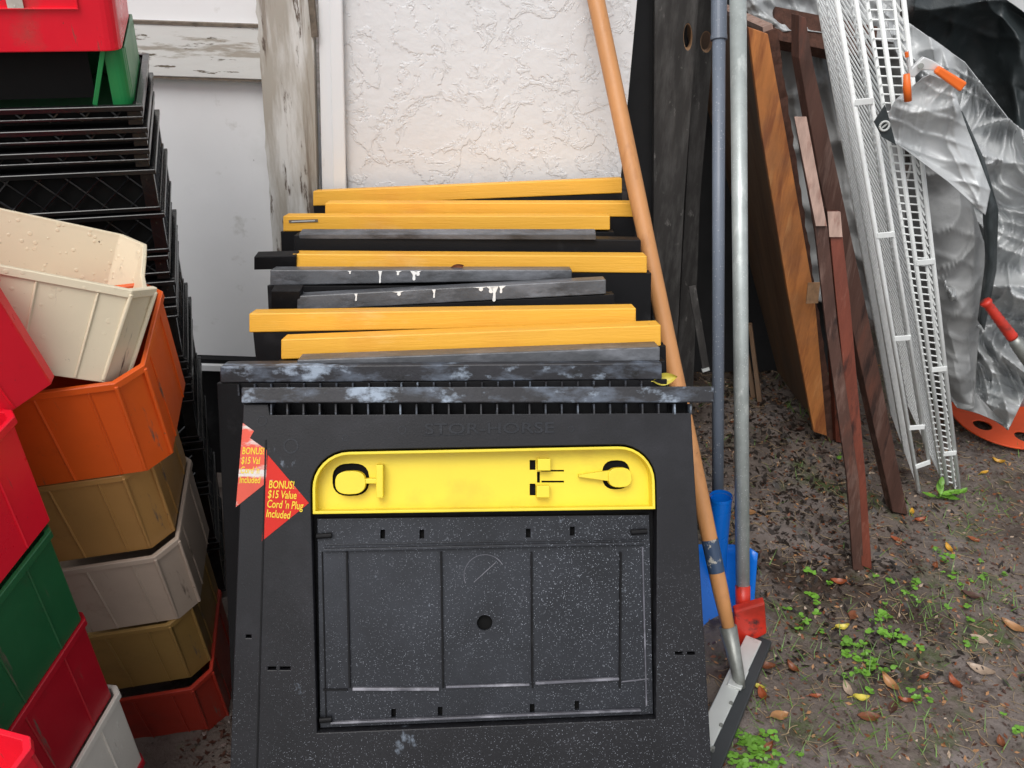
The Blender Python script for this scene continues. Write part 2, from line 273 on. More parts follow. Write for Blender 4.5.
# ---------------------------------------------------------------- ground
def gz(x, y):
    v = Vector((x, y, 0))
    return .010 * noise.fractal(v * 2.2, 1.0, 2.0, 5) + .004 * noise.fractal(v * 14, 1.0, 2.0, 4) + .0030 * noise.noise(v * 55) + .0016 * noise.noise(v * 130)
def ground():
    m = mat('damp_dirt', (.135, .108, .092), .62, var=.3, vscale=6, bump=.007, bscale=55, rvar=.2, coords='Object',
            layers=[((.22, .19, .18), 3.2, .48, .2, (1, 1, 1), .5), ((.05, .033, .026), 11, .53, .10, (1, 1, 1), .45), ((.20, .15, .10), 90, .66, .05), ((.035, .05, .02), 40, .66, .06), ((.016, .012, .010), 70, .60, .05), ((.055, .075, .022), 5, .54, .10, (1, 1, 1), .6), ((.045, .030, .022), 2.1, .52, .14, (1, 1, 1), .4)])
    mb = MB(); xs = [-60, -20, -6, -2.5]; x = -1.2
    while x < 2.6: xs.append(x); x += .016
    xs += [4, 8, 20, 60]; ys = [-60, -10, -1, .3]; y = .7
    while y < 3.6: ys.append(y); y += .018
    ys += [4.5, 7, 14, 40, 120]
    vs = [(x, y, gz(x, y) if -1.2 <= x <= 2.6 and .7 <= y <= 3.6 else 0) for y in ys for x in xs]; nx = len(xs)
    mb.add(vs, [(j * nx + i, j * nx + i + 1, (j + 1) * nx + i + 1, (j + 1) * nx + i) for j in range(len(ys) - 1) for i in range(nx - 1)])
    o = mb.build('ground', m, smooth=True); tag(o, kind='structure')
ground()

# ---------------------------------------------------------------- house wall
WY = 2.08
def house():
    h = empty('house', 'white stuccoed house corner with old peeling panelled door behind the sawhorses', 'house', (-.3, WY, 0))
    B = lambda: MB()
    c = onY(637, 0, WY); xr = c.x
    xt = onY(343, 100, WY).x                       # stucco starts beside the trim
    b = B(); b.box(xt, xr, WY, WY + .2, 0, 2.9); b.box(xr - .2, xr, WY + .2, WY + 5, 0, 2.9)
    b.build('stucco_wall', M['stucco'], h, world=True)
    # casing trim (two steps)
    def strip(x0t, x0b, x1t, x1b, Y0, Y1, ztop=2.6, zb=.12):
        """px x-positions at y=0 and y=190, back-projected on Y0"""
        a0, a1 = onY(x0t, 0, Y0), onY(x0b, 190, Y0); b0, b1 = onY(x1t, 0, Y0), onY(x1b, 190, Y0)
        def at(p, q, z): k = (z - p.z) / (q.z - p.z); return p.x + (q.x - p.x) * k
        v = []
        for z in (zb, ztop):
            xl, xr_ = at(a0, a1, z), at(b0, b1, z)
            v += [(xl, Y0, z), (xr_, Y0, z), (xr_, Y1, z), (xl, Y1, z)]
        return v
    b = B(); b.hexa(strip(318, 322, 331, 335, WY - .012, WY + .1)); b.build('door_casing', M['trim'], h, bevel=.002, world=True)
    b = B(); b.hexa(strip(329, 333, 342, 346, WY - .024, WY - .0125)); b.build('door_casing', M['trim'], h, bevel=.003, world=True)
    # peeling stile with ragged left edge
    Y0 = WY - .02; L = []; R = []
    for i in range(60):
        y = -60 + i * 9; k = y / 250
        x = 256 + 17 * k + (3 if 150 < y else 0) * noise.noise(Vector((y * .03, 0, 0))) + 2.2 * noise.noise(Vector((y * .12, 4, 0))) + 1.2 * noise.noise(Vector((y * .4, 9, 0)))
        L.append(onY(x, y, Y0)); R.append(onY(312.5 + 7 * k * .8, y, Y0))
    b = B(); n = len(L); vs = []
    for dy in (0, .028):
        vs += [(p.x, p.y + dy, p.z) for p in L] + [(p.x, p.y + dy, p.z) for p in R]
    fs = []
    for i in range(n - 1):
        fs += [(i, i + 1, n + i + 1, n + i), (2 * n + i, 3 * n + i, 3 * n + i + 1, 2 * n + i + 1), (i, 2 * n + i, 2 * n + i + 1, i + 1), (n + i, n + i + 1, 3 * n + i + 1, 3 * n + i)]
    fs += [(0, n, 3 * n, 2 * n), (n - 1, 3 * n - 1, 4 * n - 1, 2 * n - 1)]
    b.add(vs, fs); b.build('door_stile', M['peel'], h, world=True)
    # rust-brown chipped edge on the stile top right
    p0, p1 = onY(311, -5, Y0), onY(315, 37, Y0)
    b = B(); b.bar(p0, p1, .013, .012); b.build('chipped_edge', M['rotten'], h, world=True)
    # cross rail
    zt, zb = onY(200, 26, Y0).z, onY(200, 78, Y0).z; xl, xrr = -1.6, onY(261, 50, Y0).x
    b = B(); b.box(xl, xrr - .002, Y0 + .004, Y0 + .03, zb, zt); b.build('cross_rail', M['peelh'], h, bevel=.002, world=True)
    b = B(); b.box(xl, xrr - .003, Y0 + .002, Y0 + .02, zt, zt + .006); b.box(xl, xrr - .003, Y0 + .006, Y0 + .02, zb - .005, zb); b.build('rail_edge', M['rotten'], h, world=True)
    # panels
    b = B(); b.box(xl, xrr + .05, WY + .012, WY + .05, zt - .02, 2.9); b.build('upper_door_panel', M['wpaint'], h, world=True)
    z0 = onY(230, 358, WY).z
    b = B(); b.box(xl, xrr + .1, WY + .012, WY + .05, z0, zb + .02); b.build('lower_door_panel', M['wpaint'], h, world=True)
    b = B(); b.box(xl, xrr + .1, WY - .01, WY + .06, z0 - .012, z0 - .001); b.build('weather_strip', M['frame'], h, world=True)
    b = B(); b.box(xl, xrr + .1, WY - .02, WY + .06, z0 - .03, z0 - .0135); b.build('door_sill', M['trim'], h, world=True)
    b = B(); b.box(xl, xrr + .1, WY - .005, WY + .06, 0, z0 - .0315); b.build('base_board', M['frame'], h, world=True)
    b = B(); b.box(-1.7, xr + .1, WY - .1, WY + 5, 2.91, 3.0); b.build('soffit', M['trim'], h, world=True)
    b = B(); b.box(xr - .1, xr + .62, WY + .25, WY + 5, 2.25, 2.32); b.build('added_shade_eave', M['rotten'], h, world=True)  # unseen eave added to keep skylight out of the gap
house()

# ---------------------------------------------------------------- storage bins
BM = {}
def bin_mesh(L, H, Wd, ch, dip=0, tp=.012, t=.003, ribs=4):
    """tub local: x right edge at 0, front at y=0, rim at z=0"""
    e = .03
    def loop(ins, z, dipz, dz=0):
        i = ins
        P = [(-Wd + ch, 0), (-ch, 0), (0, ch)]
        if dip: P += [(0, ch + e), (0, ch + 2 * e), (0, L - ch - 2 * e), (0, L - ch - e)]
        P += [(0, L - ch), (-ch, L), (-Wd + ch, L), (-Wd, L - ch), (-Wd, ch)]
        out = []
        for k, (x, y) in enumerate(P):
            cx, cy = -Wd / 2, L / 2
            sx = (Wd / 2 - i) / (Wd / 2); sy = (L / 2 - i) / (L / 2)
            zz = z
            if dip and k in (4, 5) and dipz: zz = z - dip
            if dip and k in (3, 6) and dipz: zz = z - dip * .35
            out.append((cx + (x - cx) * sx, cy + (y - cy) * sy, zz))
        return out
    mb = MB()
    rings = [loop(tp, -H, False), loop(.004, -.012, True), loop(0, -.012, True), loop(0, 0, True), loop(t + .004, 0, True), loop(t + .004, -.006, True), loop(tp + t, -H + t, False)]
    n = len(rings[0]); vs = [p for r in rings for p in r]; fs = [tuple(reversed(range(n)))]
    for j in range(len(rings) - 1):
        for k in range(n):
            k2 = (k + 1) % n; fs.append((j * n + k, j * n + k2, (j + 1) * n + k2, (j + 1) * n + k))
    fs.append(tuple((len(rings) - 1) * n + k for k in range(n)))
    mb.add(vs, fs)
    # moulded ribs on the long front face
    for k in range(ribs):
        x = -ch - .02 - k * (Wd - 2 * ch - .03) / max(1, ribs)
        x = -ch - (k + .55) * (Wd - 2 * ch) / ribs
        xb = -Wd / 2 + (x + Wd / 2) * (1 - tp / (Wd / 2))
        mb.bar((x, .0035, -.012), (xb, tp - .0005, -H + .002), .0035, .004)
    # side ribs
    for yy in (.3, .7):
        y = L * yy; mb.bar((-.0035, y, -.012 - (dip if dip else 0)), (-tp + .0005, L / 2 + (y - L / 2) * .92, -H + .002), .003, .004, Vector((0, 1, 0)))
    # corner posts
    mb.tube([(-ch * .98 - .001, .0015, -.006), (-ch - tp, tp + .001, -H + .004)], .0035, 6); mb.tube([(-.0015, ch, -.006), (-tp, ch + tp * .6, -H + .004)], .0035, 6)
    return mb
def make_bin(mname, Mx, label, group, L=.26, H=.186, Wd=.36, ch=.035, dip=0, ribs=4, s=1):
    key = (L, H, Wd, ch, dip, ribs, mname)
    if key not in BM:
        o = bin_mesh(L, H, Wd, ch, dip, ribs=ribs).build('storage_bin', M[mname], bevel=.0012, seg=1); BM[key] = o
    else:
        o = BM[key].copy(); COL.objects.link(o)
    o.matrix_basis = Mx @ Matrix.Scale(s, 4); return tag(o, label, 'bin', group)
RA = rot(9.42, -5.64, 9.73)
ga = 'stackable bins in the leaning column beside the sawhorses'
tA = [(-.511, 1.072, .879), (-.549, 1.11, .696), (-.54, 1.136, .515), (-.555, 1.166, .335), (-.545, 1.181, .158)]
for t_, mn, dp, lb in zip(tA, ['orange', 'tan', 'greyb', 'olive', 'dred'], [0, 0, 0, 0, 0],
        ['bright orange plastic bin holding up the cream bin', 'tan plastic bin stacked directly under the bright orange bin',
         'dirty greyish beige bin stacked between the tan bin and the olive one', 'olive brown plastic bin just above the brick red bottom bin', 'dark brick red bin standing on the ground at the bottom of its column']):
    make_bin(mn, Matrix.Translation(t_) @ RA, lb, ga, dip=dp, H=.180)
make_bin('beige', Matrix.Translation((-.482, 1.1130, .9890)) @ rot(-5.07, 20.05, 22.69), 'rain-spotted cream plastic bin tilted on top of the orange bin', ga, L=.30, H=.143, ch=.034, dip=.035, ribs=4)
RB = rot(7.2, -3.54, -8.02)
def sc(t, k=.84): return CAM + (Vector(t) - CAM) * k
gb = 'stackable bins in the nearest column at the left edge'
colb = [((-.739, 1.158, .551 + 0), 'red'), ((-.733, 1.175, .341), 'dgreen')]
tB = [((-.746, 1.159, .769), 'red', 'glossy red bin just above the dark green bin at the left edge'),
      ((-.739, 1.158, .551), 'dgreen', 'dark green bin between the glossy red bin and the crimson bin'),
      ((-.733, 1.175, .341), 'crim', 'crimson bin under the dark green bin and above the off-white bin'),
      ((-.72, 1.197, .133), 'white', 'wet off-white bin near the bottom of the nearest column'),
      ((-.715, 1.21, -.075), 'crim', 'crimson bin on the ground under the off-white bin')]
SH = Matrix.Translation((0, -.24, 0))
for t_, mn, lb in tB:
    make_bin(mn, Matrix.Translation(sc(t_)) @ RB @ SH, lb, gb, L=.24, H=.176, Wd=.30, ch=.012, ribs=3)
make_bin('red', Matrix.Translation((-.6097, .9795, 1.0675)) @ rot(18.9, 5.2, -40.2) @ SH, 'bright red bin tipped over the top of the nearest column', gb, L=.24, H=.176, Wd=.30, ch=.012, ribs=3)

# nearer red bin leaning in at the lower left corner
pn = onZ(38, 738, .60)
make_bin('red', Matrix.Translation(pn) @ rot(10, -4, -16) @ Matrix.Translation((0, -.24, .0)), 'red bin poking in lowest at the left edge, in front of the crimson bin', gb, L=.24, H=.176, Wd=.30, ch=.012, ribs=3)

# ---------------------------------------------------------------- milk crates
def crate_parts(Hc):
    """local: front right top corner at origin, x in [-S,0], y in [0,S]"""
    S = .33; b = MB(); t = .006
    def band(z1, z0, out=.003, th=.009):
        b.box(-S - out, out, -out, th, z0, z1); b.box(-S - out, out, S - th, S + out, z0, z1)
        b.box(-S - out, -S + th, th, S - th, z0, z1); b.box(out - th - out, out, th, S - th, z0, z1)
    band(0, -.009, .0025); band(-Hc + (.010 if Hc > .05 else .016), -Hc + (.002 if Hc > .05 else .011), .0)
    if Hc > .1: band(-.020, -.026, .002)
    lat = MB()
    z0, z1 = -Hc + .010, -.010
    def seg(p, q): lat.tube([p, q], .0022, 5, cap=False)
    n = 7; stp = S / n; hh = z1 - z0
    for k in range(-int(hh / stp) - 1, n + 1):
        for sgn in (1, -1):
            # x = k*stp + sgn*(z-z0) clip in [0,S]
            pts = []
            for z in (0, hh):
                pass
            a0 = k * stp if sgn == 1 else k * stp + hh
            x0, x1 = a0, a0 + sgn * hh; t0, t1 = 0., 1.
            lo, hi = 0.004, S - .004
            d = x1 - x0
            ta, tb = (lo - x0) / d, (hi - x0) / d
            if ta > tb: ta, tb = tb, ta
            t0, t1 = max(0, ta), min(1, tb)
            if t1 <= t0 + .02: continue
            P = [(x0 + d * tt, z0 + hh * tt) for tt in (t0, t1)]
            seg((-S + P[0][0], .004, P[0][1]), (-S + P[1][0], .004, P[1][1]))
            seg((-.004, P[0][0], P[0][1]), (-.004, P[1][0], P[1][1]))
    posts = []
    for (x, y) in ((-.012, .012), (-S + .012, .012), (-.012, S - .012), (-S + .012, S - .012)):
        q = MB(); q.box(x - .012, x + .010, y - .010, y + .010, -Hc + .001, -.0095); posts.append(q)
    wall = MB(); i = .011
    wall.box(-S + i, -i, i, i + .003, -Hc + .004, -.004); wall.box(-i - .003, -i, i + .0035, S - i, -Hc + .004, -.004); wall.box(-S + i, -i - .004, S - i - .003, S - i, -Hc + .004, -.004); wall.box(-S + i, -S + i + .003, i + .0035, S - i - .004, -Hc + .004, -.004)
    wall.box(-S + i + .004, -i - .004, i + .004, S - i - .004, -Hc + .004, -Hc + .008)
    return b, lat, posts, wall
CR = Matrix.Translation((-.6212, 1.4920, 1.1539)) @ rot(4.5, .3, 17.86)
gc = 'black milk crates in the tall stack'
protos = {}
def crate(z, Hc, label, off=(0, 0), yaw=0):
    Mx = CR @ Matrix.Translation((off[0], off[1], z)) @ Matrix.Rotation(yaw, 4, 'Z')
    e = empty('milk_crate', label, 'crate', M=Mx, group=gc)
    if Hc not in protos:
        b, l, p, wl = crate_parts(Hc); nw_ = len(wl.f); wl.M = Matrix(); wl.add(l.v, l.f); protos[Hc] = [b.build('rim', M['crate'], e, bevel=.001, seg=1), *[q_.build('corner_post', M['crate'], e, bevel=.001, seg=1) for q_ in p], wl.build('side_lattice', [M['mesh'], M['crate']], e)]
        for pi, pg in enumerate(protos[Hc][-1].data.polygons): pg.material_index = 0 if pi < nw_ else 1
    else:
        for q in protos[Hc]:
            c = q.copy(); COL.objects.link(c); c.parent = e
z = 0
names = ['topmost', 'second', 'third']
for Hc, lb, ox in ((.034, 'topmost shallow black tray crate, under the green bin', 0), (.034, 'second shallow black tray from the top of the crate stack', .002), (.034, 'third shallow black tray from the top of the crate stack', -.001),
        (.078, 'black lattice crate directly under the three shallow trays', .003), (.078, 'black lattice crate whose lower half is hidden by the cream bin', .006), (.05, 'low black crate behind the rim of the cream bin', .001), (.05, 'low black crate behind the body of the cream bin', .005),
        (.12, 'black lattice crate level with the upright end of the orange bin', .0), (.034, 'thin black tray just above the level of the tan bin', .004), (.034, 'thin black tray level with the top of the tan bin', .007),
        (.12, 'black lattice crate behind the tan bin', .003), (.12, 'black lattice crate behind the greyish beige bin', .007), (.16, 'black lattice crate behind the olive brown bin', .003), (.16, 'lowest black crate, standing on the ground', .006)):
    crate(z, Hc, lb, (ox, 0)); z -= Hc + .002
# green hopper bin sitting in the top crate, red bin on top of it
def hopper(name, mname, label, Mx, x0, x1, y0, y1, z0, z1, opening=True):
    """bin with an open low front between rounded corner pillars"""
    e = empty(name, label, 'bin', M=Mx)
    b = MB(); t = .004
    b.box(x0, x1, y0, y1, z0, z0 + t); b.box(x0, x1, y1 - t, y1, z0 + t, z1)
    b.box(x1 - t, x1, y0 + .02, y1 - t, z0 + t, z1); b.box(x0, x0 + t, y0 + .02, y1 - t, z0 + t, z1)
    if not opening: b.box(x0 + .02, x1 - .02, y0, y0 + t, z0 + t, z1)
    b.build('tub', M[mname], e, bevel=.002)
    for sx, xx in ((1, x1), (-1, x0)):
        p = MB()
        pts = [(xx - sx * .001 - sx * .018 * (1 - math.cos(a)), y0 + .02 - .018 * math.sin(a)) for a in [k * math.pi / 2 / 5 for k in range(6)]]
        pts.append((xx - sx * .032, y0 + .002))
        for i in range(len(pts) - 1):
            (ax, ay), (bx, by) = pts[i], pts[i + 1]
            p.hexa([(ax, ay, z0), (bx, by, z0), (bx, by + t, z0), (ax - sx * t, ay + t * .3, z0), (ax, ay, z1 + (.0)), (bx, by, z1), (bx, by + t, z1), (ax - sx * t, ay + t * .3, z1)])
        p.build('corner_pillar', M[mname], e, smooth=False)
    return e
def K(px, py, yloc):  # crate-frame point on local y plane
    inv = CR.inverted(); o = inv @ CAM; d = inv.to_3x3() @ ray(px, py); k = (yloc - o.y) / d.y; return o + d * k
g0 = K(134, 104, .02); g1 = K(126, 50, .02); gl = K(97, 80, .02)
ge = hopper('storage_bin', 'green', 'green open-front bin sitting in the top of the black crates', CR, -.315, min(g0.x, -.012), .02, .28, -.028, g1.z)
b = MB(); a0, a1 = K(95, 105, .016), K(103, 50, .016); b.bar(a0, a1, .0075, .004, Vector((1, 0, 0))); b.build('front_flange', M['green'], ge, bevel=.001)
b = MB(); b.box(-.31, gl.x - .008, .03, .033, .006, g1.z - .002); b.build('hollow_shade', M['mesh'], ge)  # dark sheet set in the mouth as the shade of the hollow
r0 = K(118, 48, .0)
rb = MB()
zz0 = g1.z + .002; x1 = K(121, 48, .005).x; tp = .02; Hh = .17
def rr(i, z, r=.022):
    X0, X1, Y0, Y1 = -.33 - i, x1 + i, .004 - i, .27 + i; out = []
    for cx, cy, a0 in ((X1 - r, Y0 + r, -90), (X1 - r, Y1 - r, 0), (X0 + r, Y1 - r, 90), (X0 + r, Y0 + r, 180)):
        for k in range(6):
            a = math.radians(a0 + 18 * k); out.append((cx + r * math.cos(a), cy + r * math.sin(a), z))
    return out
rings = [rr(0, zz0), rr(.006, zz0 + Hh), rr(.012, zz0 + Hh), rr(.012, zz0 + Hh + .012), rr(.002, zz0 + Hh + .012), rr(-.006, zz0 + .006)]
n = len(rings[0]); vs = [q for r in rings for q in r]; fs = [tuple(reversed(range(n)))]
for j in range(len(rings) - 1):
    for k in range(n): fs.append((j * n + k, j * n + (k + 1) % n, (j + 1) * n + (k + 1) % n, (j + 1) * n + k))
fs.append(tuple((len(rings) - 1) * n + k for k in range(n)))
re_ = empty('storage_bin', 'shiny red bin with a pale sticker, highest on the crate stack', 'bin', M=CR)
rb.add(vs, fs); rb.build('tub', M['red'], re_, bevel=.002)
q0, q1 = K(2, 12, .0), K(78, 5, .0); b = MB()
b.box(q1.x - .16, q1.x, -.0035, .002, q0.z + .004, q0.z + .006); b.box(q1.x - .0025, q1.x, -.0035, .002, q0.z + .0065, q0.z + .05); b.build('label_frame', M['red'], re_, bevel=.0005)
q = K(15, 3, 0); b = MB(); b.box(q.x - .011, q.x + .011, -.0032, -.0022, q.z - .008, q.z + .02); b.build('sticker', M['white'], re_)

# ---------------------------------------------------------------- sawhorses
SM = Matrix.Translation((-.30329105, 1.13195223, .59671477)) @ rot(-30.924, -.668, 4.7095)
SMi = SM.inverted()
def S(px, py, y=0.0):
    o = SMi @ CAM; d = SMi.to_3x3() @ ray(px, py); k = (y - o.y) / d.y; q = o + d * k; return (q.x, q.z)
def rect(x0, y0, x1, y1): return [S(x0, y1), S(x1, y1), S(x1, y0), S(x0, y0)]
def arc(c, r, a0, a1, n=8): return [(c[0] + r * math.cos(math.radians(a0 + (a1 - a0) * k / n)), c[1] + r * math.sin(math.radians(a0 + (a1 - a0) * k / n))) for k in range(n + 1)]
gs = 'folding sawhorses leaned in a row against the wall'
def front_horse():
    e = empty('sawhorse', 'black plastic folding sawhorse at the front with yellow tray and red triangle stickers', 'sawhorse', M=SM, group=gs)
    zb = -.694
    tl, tr = S(315, 452), S(653, 447); bl, br = S(313, 514), S(655, 509)
    R = .058
    def trayshape(i):
        return [(bl[0] + i, bl[1] + i), (br[0] - i, br[1] + i)] + arc((br[0] - R, tr[1] - R + .002), R - i, 0, 90) + arc((bl[0] + R, tl[1] - R - .001), R - i, 90, 180)
    hole = trayshape(-.003)
    rc = [S(317, 733), S(656, 719), S(652, 514), S(314, 519)]
    win = [rc[0], rc[1], (br[0] + .003, br[1])] + [p for p in hole[2:]] + [(bl[0] - .003, bl[1])]
    outer = [(-.150, zb), (-.02, zb), (.02, zb + .09), (.49, zb + .09), (.52, zb), (.64, zb), S(712, 768), S(691, 413), S(270, 415), S(268, 404), S(243, 404), S(230, 768)]
    slots = [rect(268, 667, 276, 670), rect(280, 667, 290, 670), rect(675, 652, 683, 655), rect(687, 652, 695, 655), rect(246, 635, 251, 638)]
    b = MB(); b.plate(outer, [win] + slots, 0, .026, .0015); b.build('leg_frame', M['blackface'], e)
    # left edge seam, engraved as a proud strip
    b = MB(); a, c = S(266, 440), S(257, 768); b.bar((a[0], -.0006, a[1]), (c[0], -.0006, c[1]), .0025, .002); b.build('seam', M['frame'], e)
    # rear frame
    b = MB(); b.plate([(-.15, zb + .03), (.0, zb + .03), (.04, zb + .12), (.47, zb + .12), (.5, zb + .03), (.635, zb + .03), (.612, .19), (-.11, .2)], [], .0355, .044, .001)
    b.build('rear_leg_frame', M['frame'], e)
    # top bar
    p0, p1, p2, p3 = S(243, 387.5), S(712, 386.5), S(712, 402.5), S(243, 403)
    b = MB(); v = []
    for yy in (-.012, .030): v += [(p3[0], yy, p3[1]), (p2[0], yy, p2[1]), (p1[0], yy, p1[1]), (p0[0], yy, p0[1])]
    b.add(v, [(0, 1, 2, 3), (7, 6, 5, 4), (0, 4, 5, 1), (1, 5, 6, 2), (2, 6, 7, 3), (3, 7, 4, 0)]); b.build('top_bar', M['blackbar'], e, bevel=.002)
    b = MB()
    for i in range(27):
        x = 271 + i * 16.15; q0, q1 = S(x, 403.6), S(x, 414); b.box(q0[0] - .0013, q0[0] + .0013, .0, .03, q1[1] - .001, q0[1] - .0005)
    q0, q1 = S(272, 406), S(690, 413); b.build('hinge_teeth', M['blackbar'], e)
    # tray
    b = MB(); b.plate(trayshape(0), [trayshape(.0045)], -.003, .034, .001); b.build('tray_rim', M['tray'], e)
    def ob(cx, cy, w, h, gap=None):
        c = S(cx, cy); a, bb = w / 640 , h / 640
        return c, a, bb
    kk = 1 / 622.0
    def kidney(cx, cy, rx, ry): c = S(cx, cy); return [(c[0] + rx * kk * math.copysign(abs(math.cos(t)) ** .75, math.cos(t)), c[1] + ry * kk * math.copysign(abs(math.sin(t)) ** .75, math.sin(t))) for t in [2 * math.pi * (i + .37) / 22 for i in range(22)]]
    holes = [kidney(349, 481, 18.5, 16.5), kidney(619, 476, 14.5, 15), rect(531, 461, 537, 471), rect(531, 485, 537, 497), rect(538.5, 473, 541.5, 484), rect(543, 471, 566, 472.8), rect(543, 482, 566, 484)]
    xs = S(500, 480)[0]; ts = trayshape(.003)
    b = MB(); b.plate([ts[0], (xs, ts[0][1])] + [(xs, ts[-9][1])] + ts[11:], holes[:1], .026, .029, 0)
    x2 = S(590, 480)[0]; yb = lambda x: ts[0][1] + (ts[1][1] - ts[0][1]) * (x - ts[0][0]) / (ts[1][0] - ts[0][0]); yt = lambda x: ts[11][1] + (ts[10][1] - ts[11][1]) * (x - ts[11][0]) / (ts[10][0] - ts[11][0])
    b.v, b.f = [], []
    b.plate([ts[0], (xs, yb(xs)), (xs, yt(xs))] + ts[11:], holes[:1], .026, .029, 0)
    b.plate([(xs, yb(xs)), (x2, yb(x2)), (x2, yt(x2)), (xs, yt(xs))], holes[2:], .026, .029, 0)
    kc = S(619, 476); kh = holes[1]; up_ = sorted([q for q in kh if q[1] > kc[1]], key=lambda q: math.atan2(q[1] - kc[1], q[0] - kc[0]), reverse=True); dn_ = sorted([q for q in kh if q[1] <= kc[1]], key=lambda q: math.atan2(q[1] - kc[1], q[0] - kc[0]))
    xa, xb_ = min(q[0] for q in kh) - .0004, max(q[0] for q in kh) + .0004; xr_ = ts[2][0]
    b.plate([(x2, kc[1]), (xa, kc[1])] + up_ + [(xb_, kc[1]), (xr_ - .0001, kc[1])] + [q for q in ts[2:11] if q[1] > kc[1]] + [(x2, yt(x2))], [], .026, .029, 0)
    b.plate([(x2, yb(x2)), ts[1]] + [q for q in ts[2:11] if q[1] < kc[1] - .0003] + [(xr_ - .0001, kc[1] - .00005), (xb_, kc[1] - .00005)] + dn_[::-1] + [(xa, kc[1] - .00005), (x2, kc[1] - .00005)], [], .026, .029, 0); tr_ = b.build('tray_floor', M['tray'], e)
    b = MB(); b.plate(trayshape(.003), [], .0335, .0345, 0); b.build('tray_backing', M['mesh'], e)
    b = MB(); b.plate(kidney(350, 483, 15, 11.5), [], .004, .0255, .001); b.plate(rect(362, 479, 379, 484), [], .006, .0255, .001); b.plate(rect(376, 465, 383, 498), [], .000, .0255, .001)
    b.build('hook', M['tray'], e)
    b = MB(); b.plate(kidney(621, 478, 12, 10), [], .008, .0255, .001); q = [S(580, 475.5), S(580, 477.5), S(612, 482), S(612, 471)]; b.plate(q[::-1], [], .012, .0255, .0005); b.build('hook', M['tray'], e)
    b = MB(); b.plate(rect(538, 459, 551, 471), [], .006, .0255, .001); b.build('clip_tab', M['tray'], e); b = MB(); b.plate(rect(537, 486, 550, 498), [], .006, .0255, .001); b.build('clip_tab', M['tray'], e)
    # recessed door of the leg frame
    dy = .014
    door = [S(319, 731), S(655, 717), S(651, 516), S(316, 520)]
    sl = [rect(x - 2.3, y - 4, x + 2.3, y + 5) for x, y in ((382, 535), (421.5, 535), (529, 534), (573.5, 532), (393, 716), (440, 714), (533, 711), (578, 708))]
    ch_ = S(485, 625); hole = arc(ch_, .0125, 0, 345, 23)
    b = MB(); b.plate(door, sl + [hole], dy, dy + .008, .0005); b.build('utility_panel', M['blackp'], e)
    b = MB(); b.plate(door, [], dy + .0125, dy + .0145, 0); b.build('panel_backing', M['mesh'], e)
    b = MB()
    def rib(ax, ay, bx, by, w=.0025, h=.006):
        a, c = S(ax, ay), S(bx, by); b.bar((a[0], dy - h / 2 + .0005, a[1]), (c[0], dy - h / 2 + .0005, c[1]), w, h, Vector((1, 0, 0)) if abs(ax - bx) < abs(ay - by) else Vector((0, 0, 1)))
    rib(323, 551, 645, 544, .0045, .009); rib(323, 546, 645, 540, .0015, .003)
    b.build('panel_ribs', M['blackp'], e, bevel=.0008, seg=2); b = MB()
    for xt, xb in ((346, 349), (441, 443), (532, 533), (622, 621)): rib(xt, 553, xb, 690, .0030, .006)
    rib(322, 692, 347, 692, .0026, .004); rib(321, 553, 325, 722, .002, .003)
    b.build('panel_ribs', M['frame'], e, bevel=.0006, seg=1); b = MB()
    rib(352, 691, 439, 691, .0042, .007); rib(446, 689, 530, 686.5, .0034, .006); rib(536, 685, 620, 680.5, .0040, .007); rib(623, 684, 650, 681, .002, .004)
    rib(330, 725, 642, 712, .0032, .008); rib(644, 548, 648, 708, .0024, .004)
    c = S(485, 577); b.plate(arc(c, .034, 30, 200, 20) + arc(c, .033, 200, 30, 20), [], dy - .0008, dy + .0005, 0); a1, a2 = S(474, 584), S(496, 564); b.bar((a1[0], dy - .0004, a1[1]), (a2[0], dy - .0004, a2[1]), .0012, .001, Vector((.6, 0, .6)))
    b.build('panel_ribs', M['rib_hi'], e, bevel=.0008, seg=2)
    for (x0, y0, x1, y1) in ((316, 537, 331, 536), (632, 533, 648, 532), (319, 722, 331, 721)):
        b = MB(); a, c = S(x0, y0), S(x1, y1); b.tube([(a[0], .008, a[1]), (c[0], .008, c[1])], .0045, 12)
        b.build('hinge_pin', M['frame'], e, smooth=False)
    # moulded lettering + bosses
    b = MB(); q = S(424, 434); b.text('STOR-HORSE', .0245, -.0002, .0016, q, math.radians(-.5), 1.45); q = S(425, 444); 
    b2 = MB(); c1, c2 = S(423, 435.5), S(465, 435.5)
    b.box(c1[0], c2[0], -.0012, .0, c1[1] - .0005, c1[1] + .0005)
    b.build('moulded_lettering', M['blackp'], e)
    b = MB()
    for (x, y, r) in ((291, 446, .012), (402, 430, .007), (571, 429, .005), (345, 438, .005), (262, 421, .008)):
        c = S(x, y); b.plate(arc(c, r, 0, 345, 23), [arc(c, r * .8, 0, 345, 23)], -.0008, .0005, 0)
    b.build('moulded_ring', M['blackp'], e)
    # scratches
    # stickers
    s1 = MB(); s1.plate([S(*p) for p in ((268, 455), (309, 503), (262, 541), (265, 490))][::-1], [], -.0009, -.0003, 0); st = s1.build('sticker', M['sred'], e); st['label'] = 'clean red triangle sticker'
    b = MB()
    for i, tx in enumerate(('BONUS!', '$15 Value', "Cord 'n Plug", 'Included')):
        b.text(tx, .0175, -.00125, .0002, S(268.5 - i * .9, 488 + i * 9.6), math.radians(-3 - i), .64, .12)
    b.build('lettering', M['syel'], st)
    s2 = MB(); s2.plate([S(*p) for p in ((243, 423), (254, 431), (250, 438), (267, 450), (266, 483), (236, 507))][::-1], [], -.0009, -.0003, 0); st = s2.build('sticker', M['sredp'], e); st['label'] = 'torn and scuffed red sticker'
    b = MB()
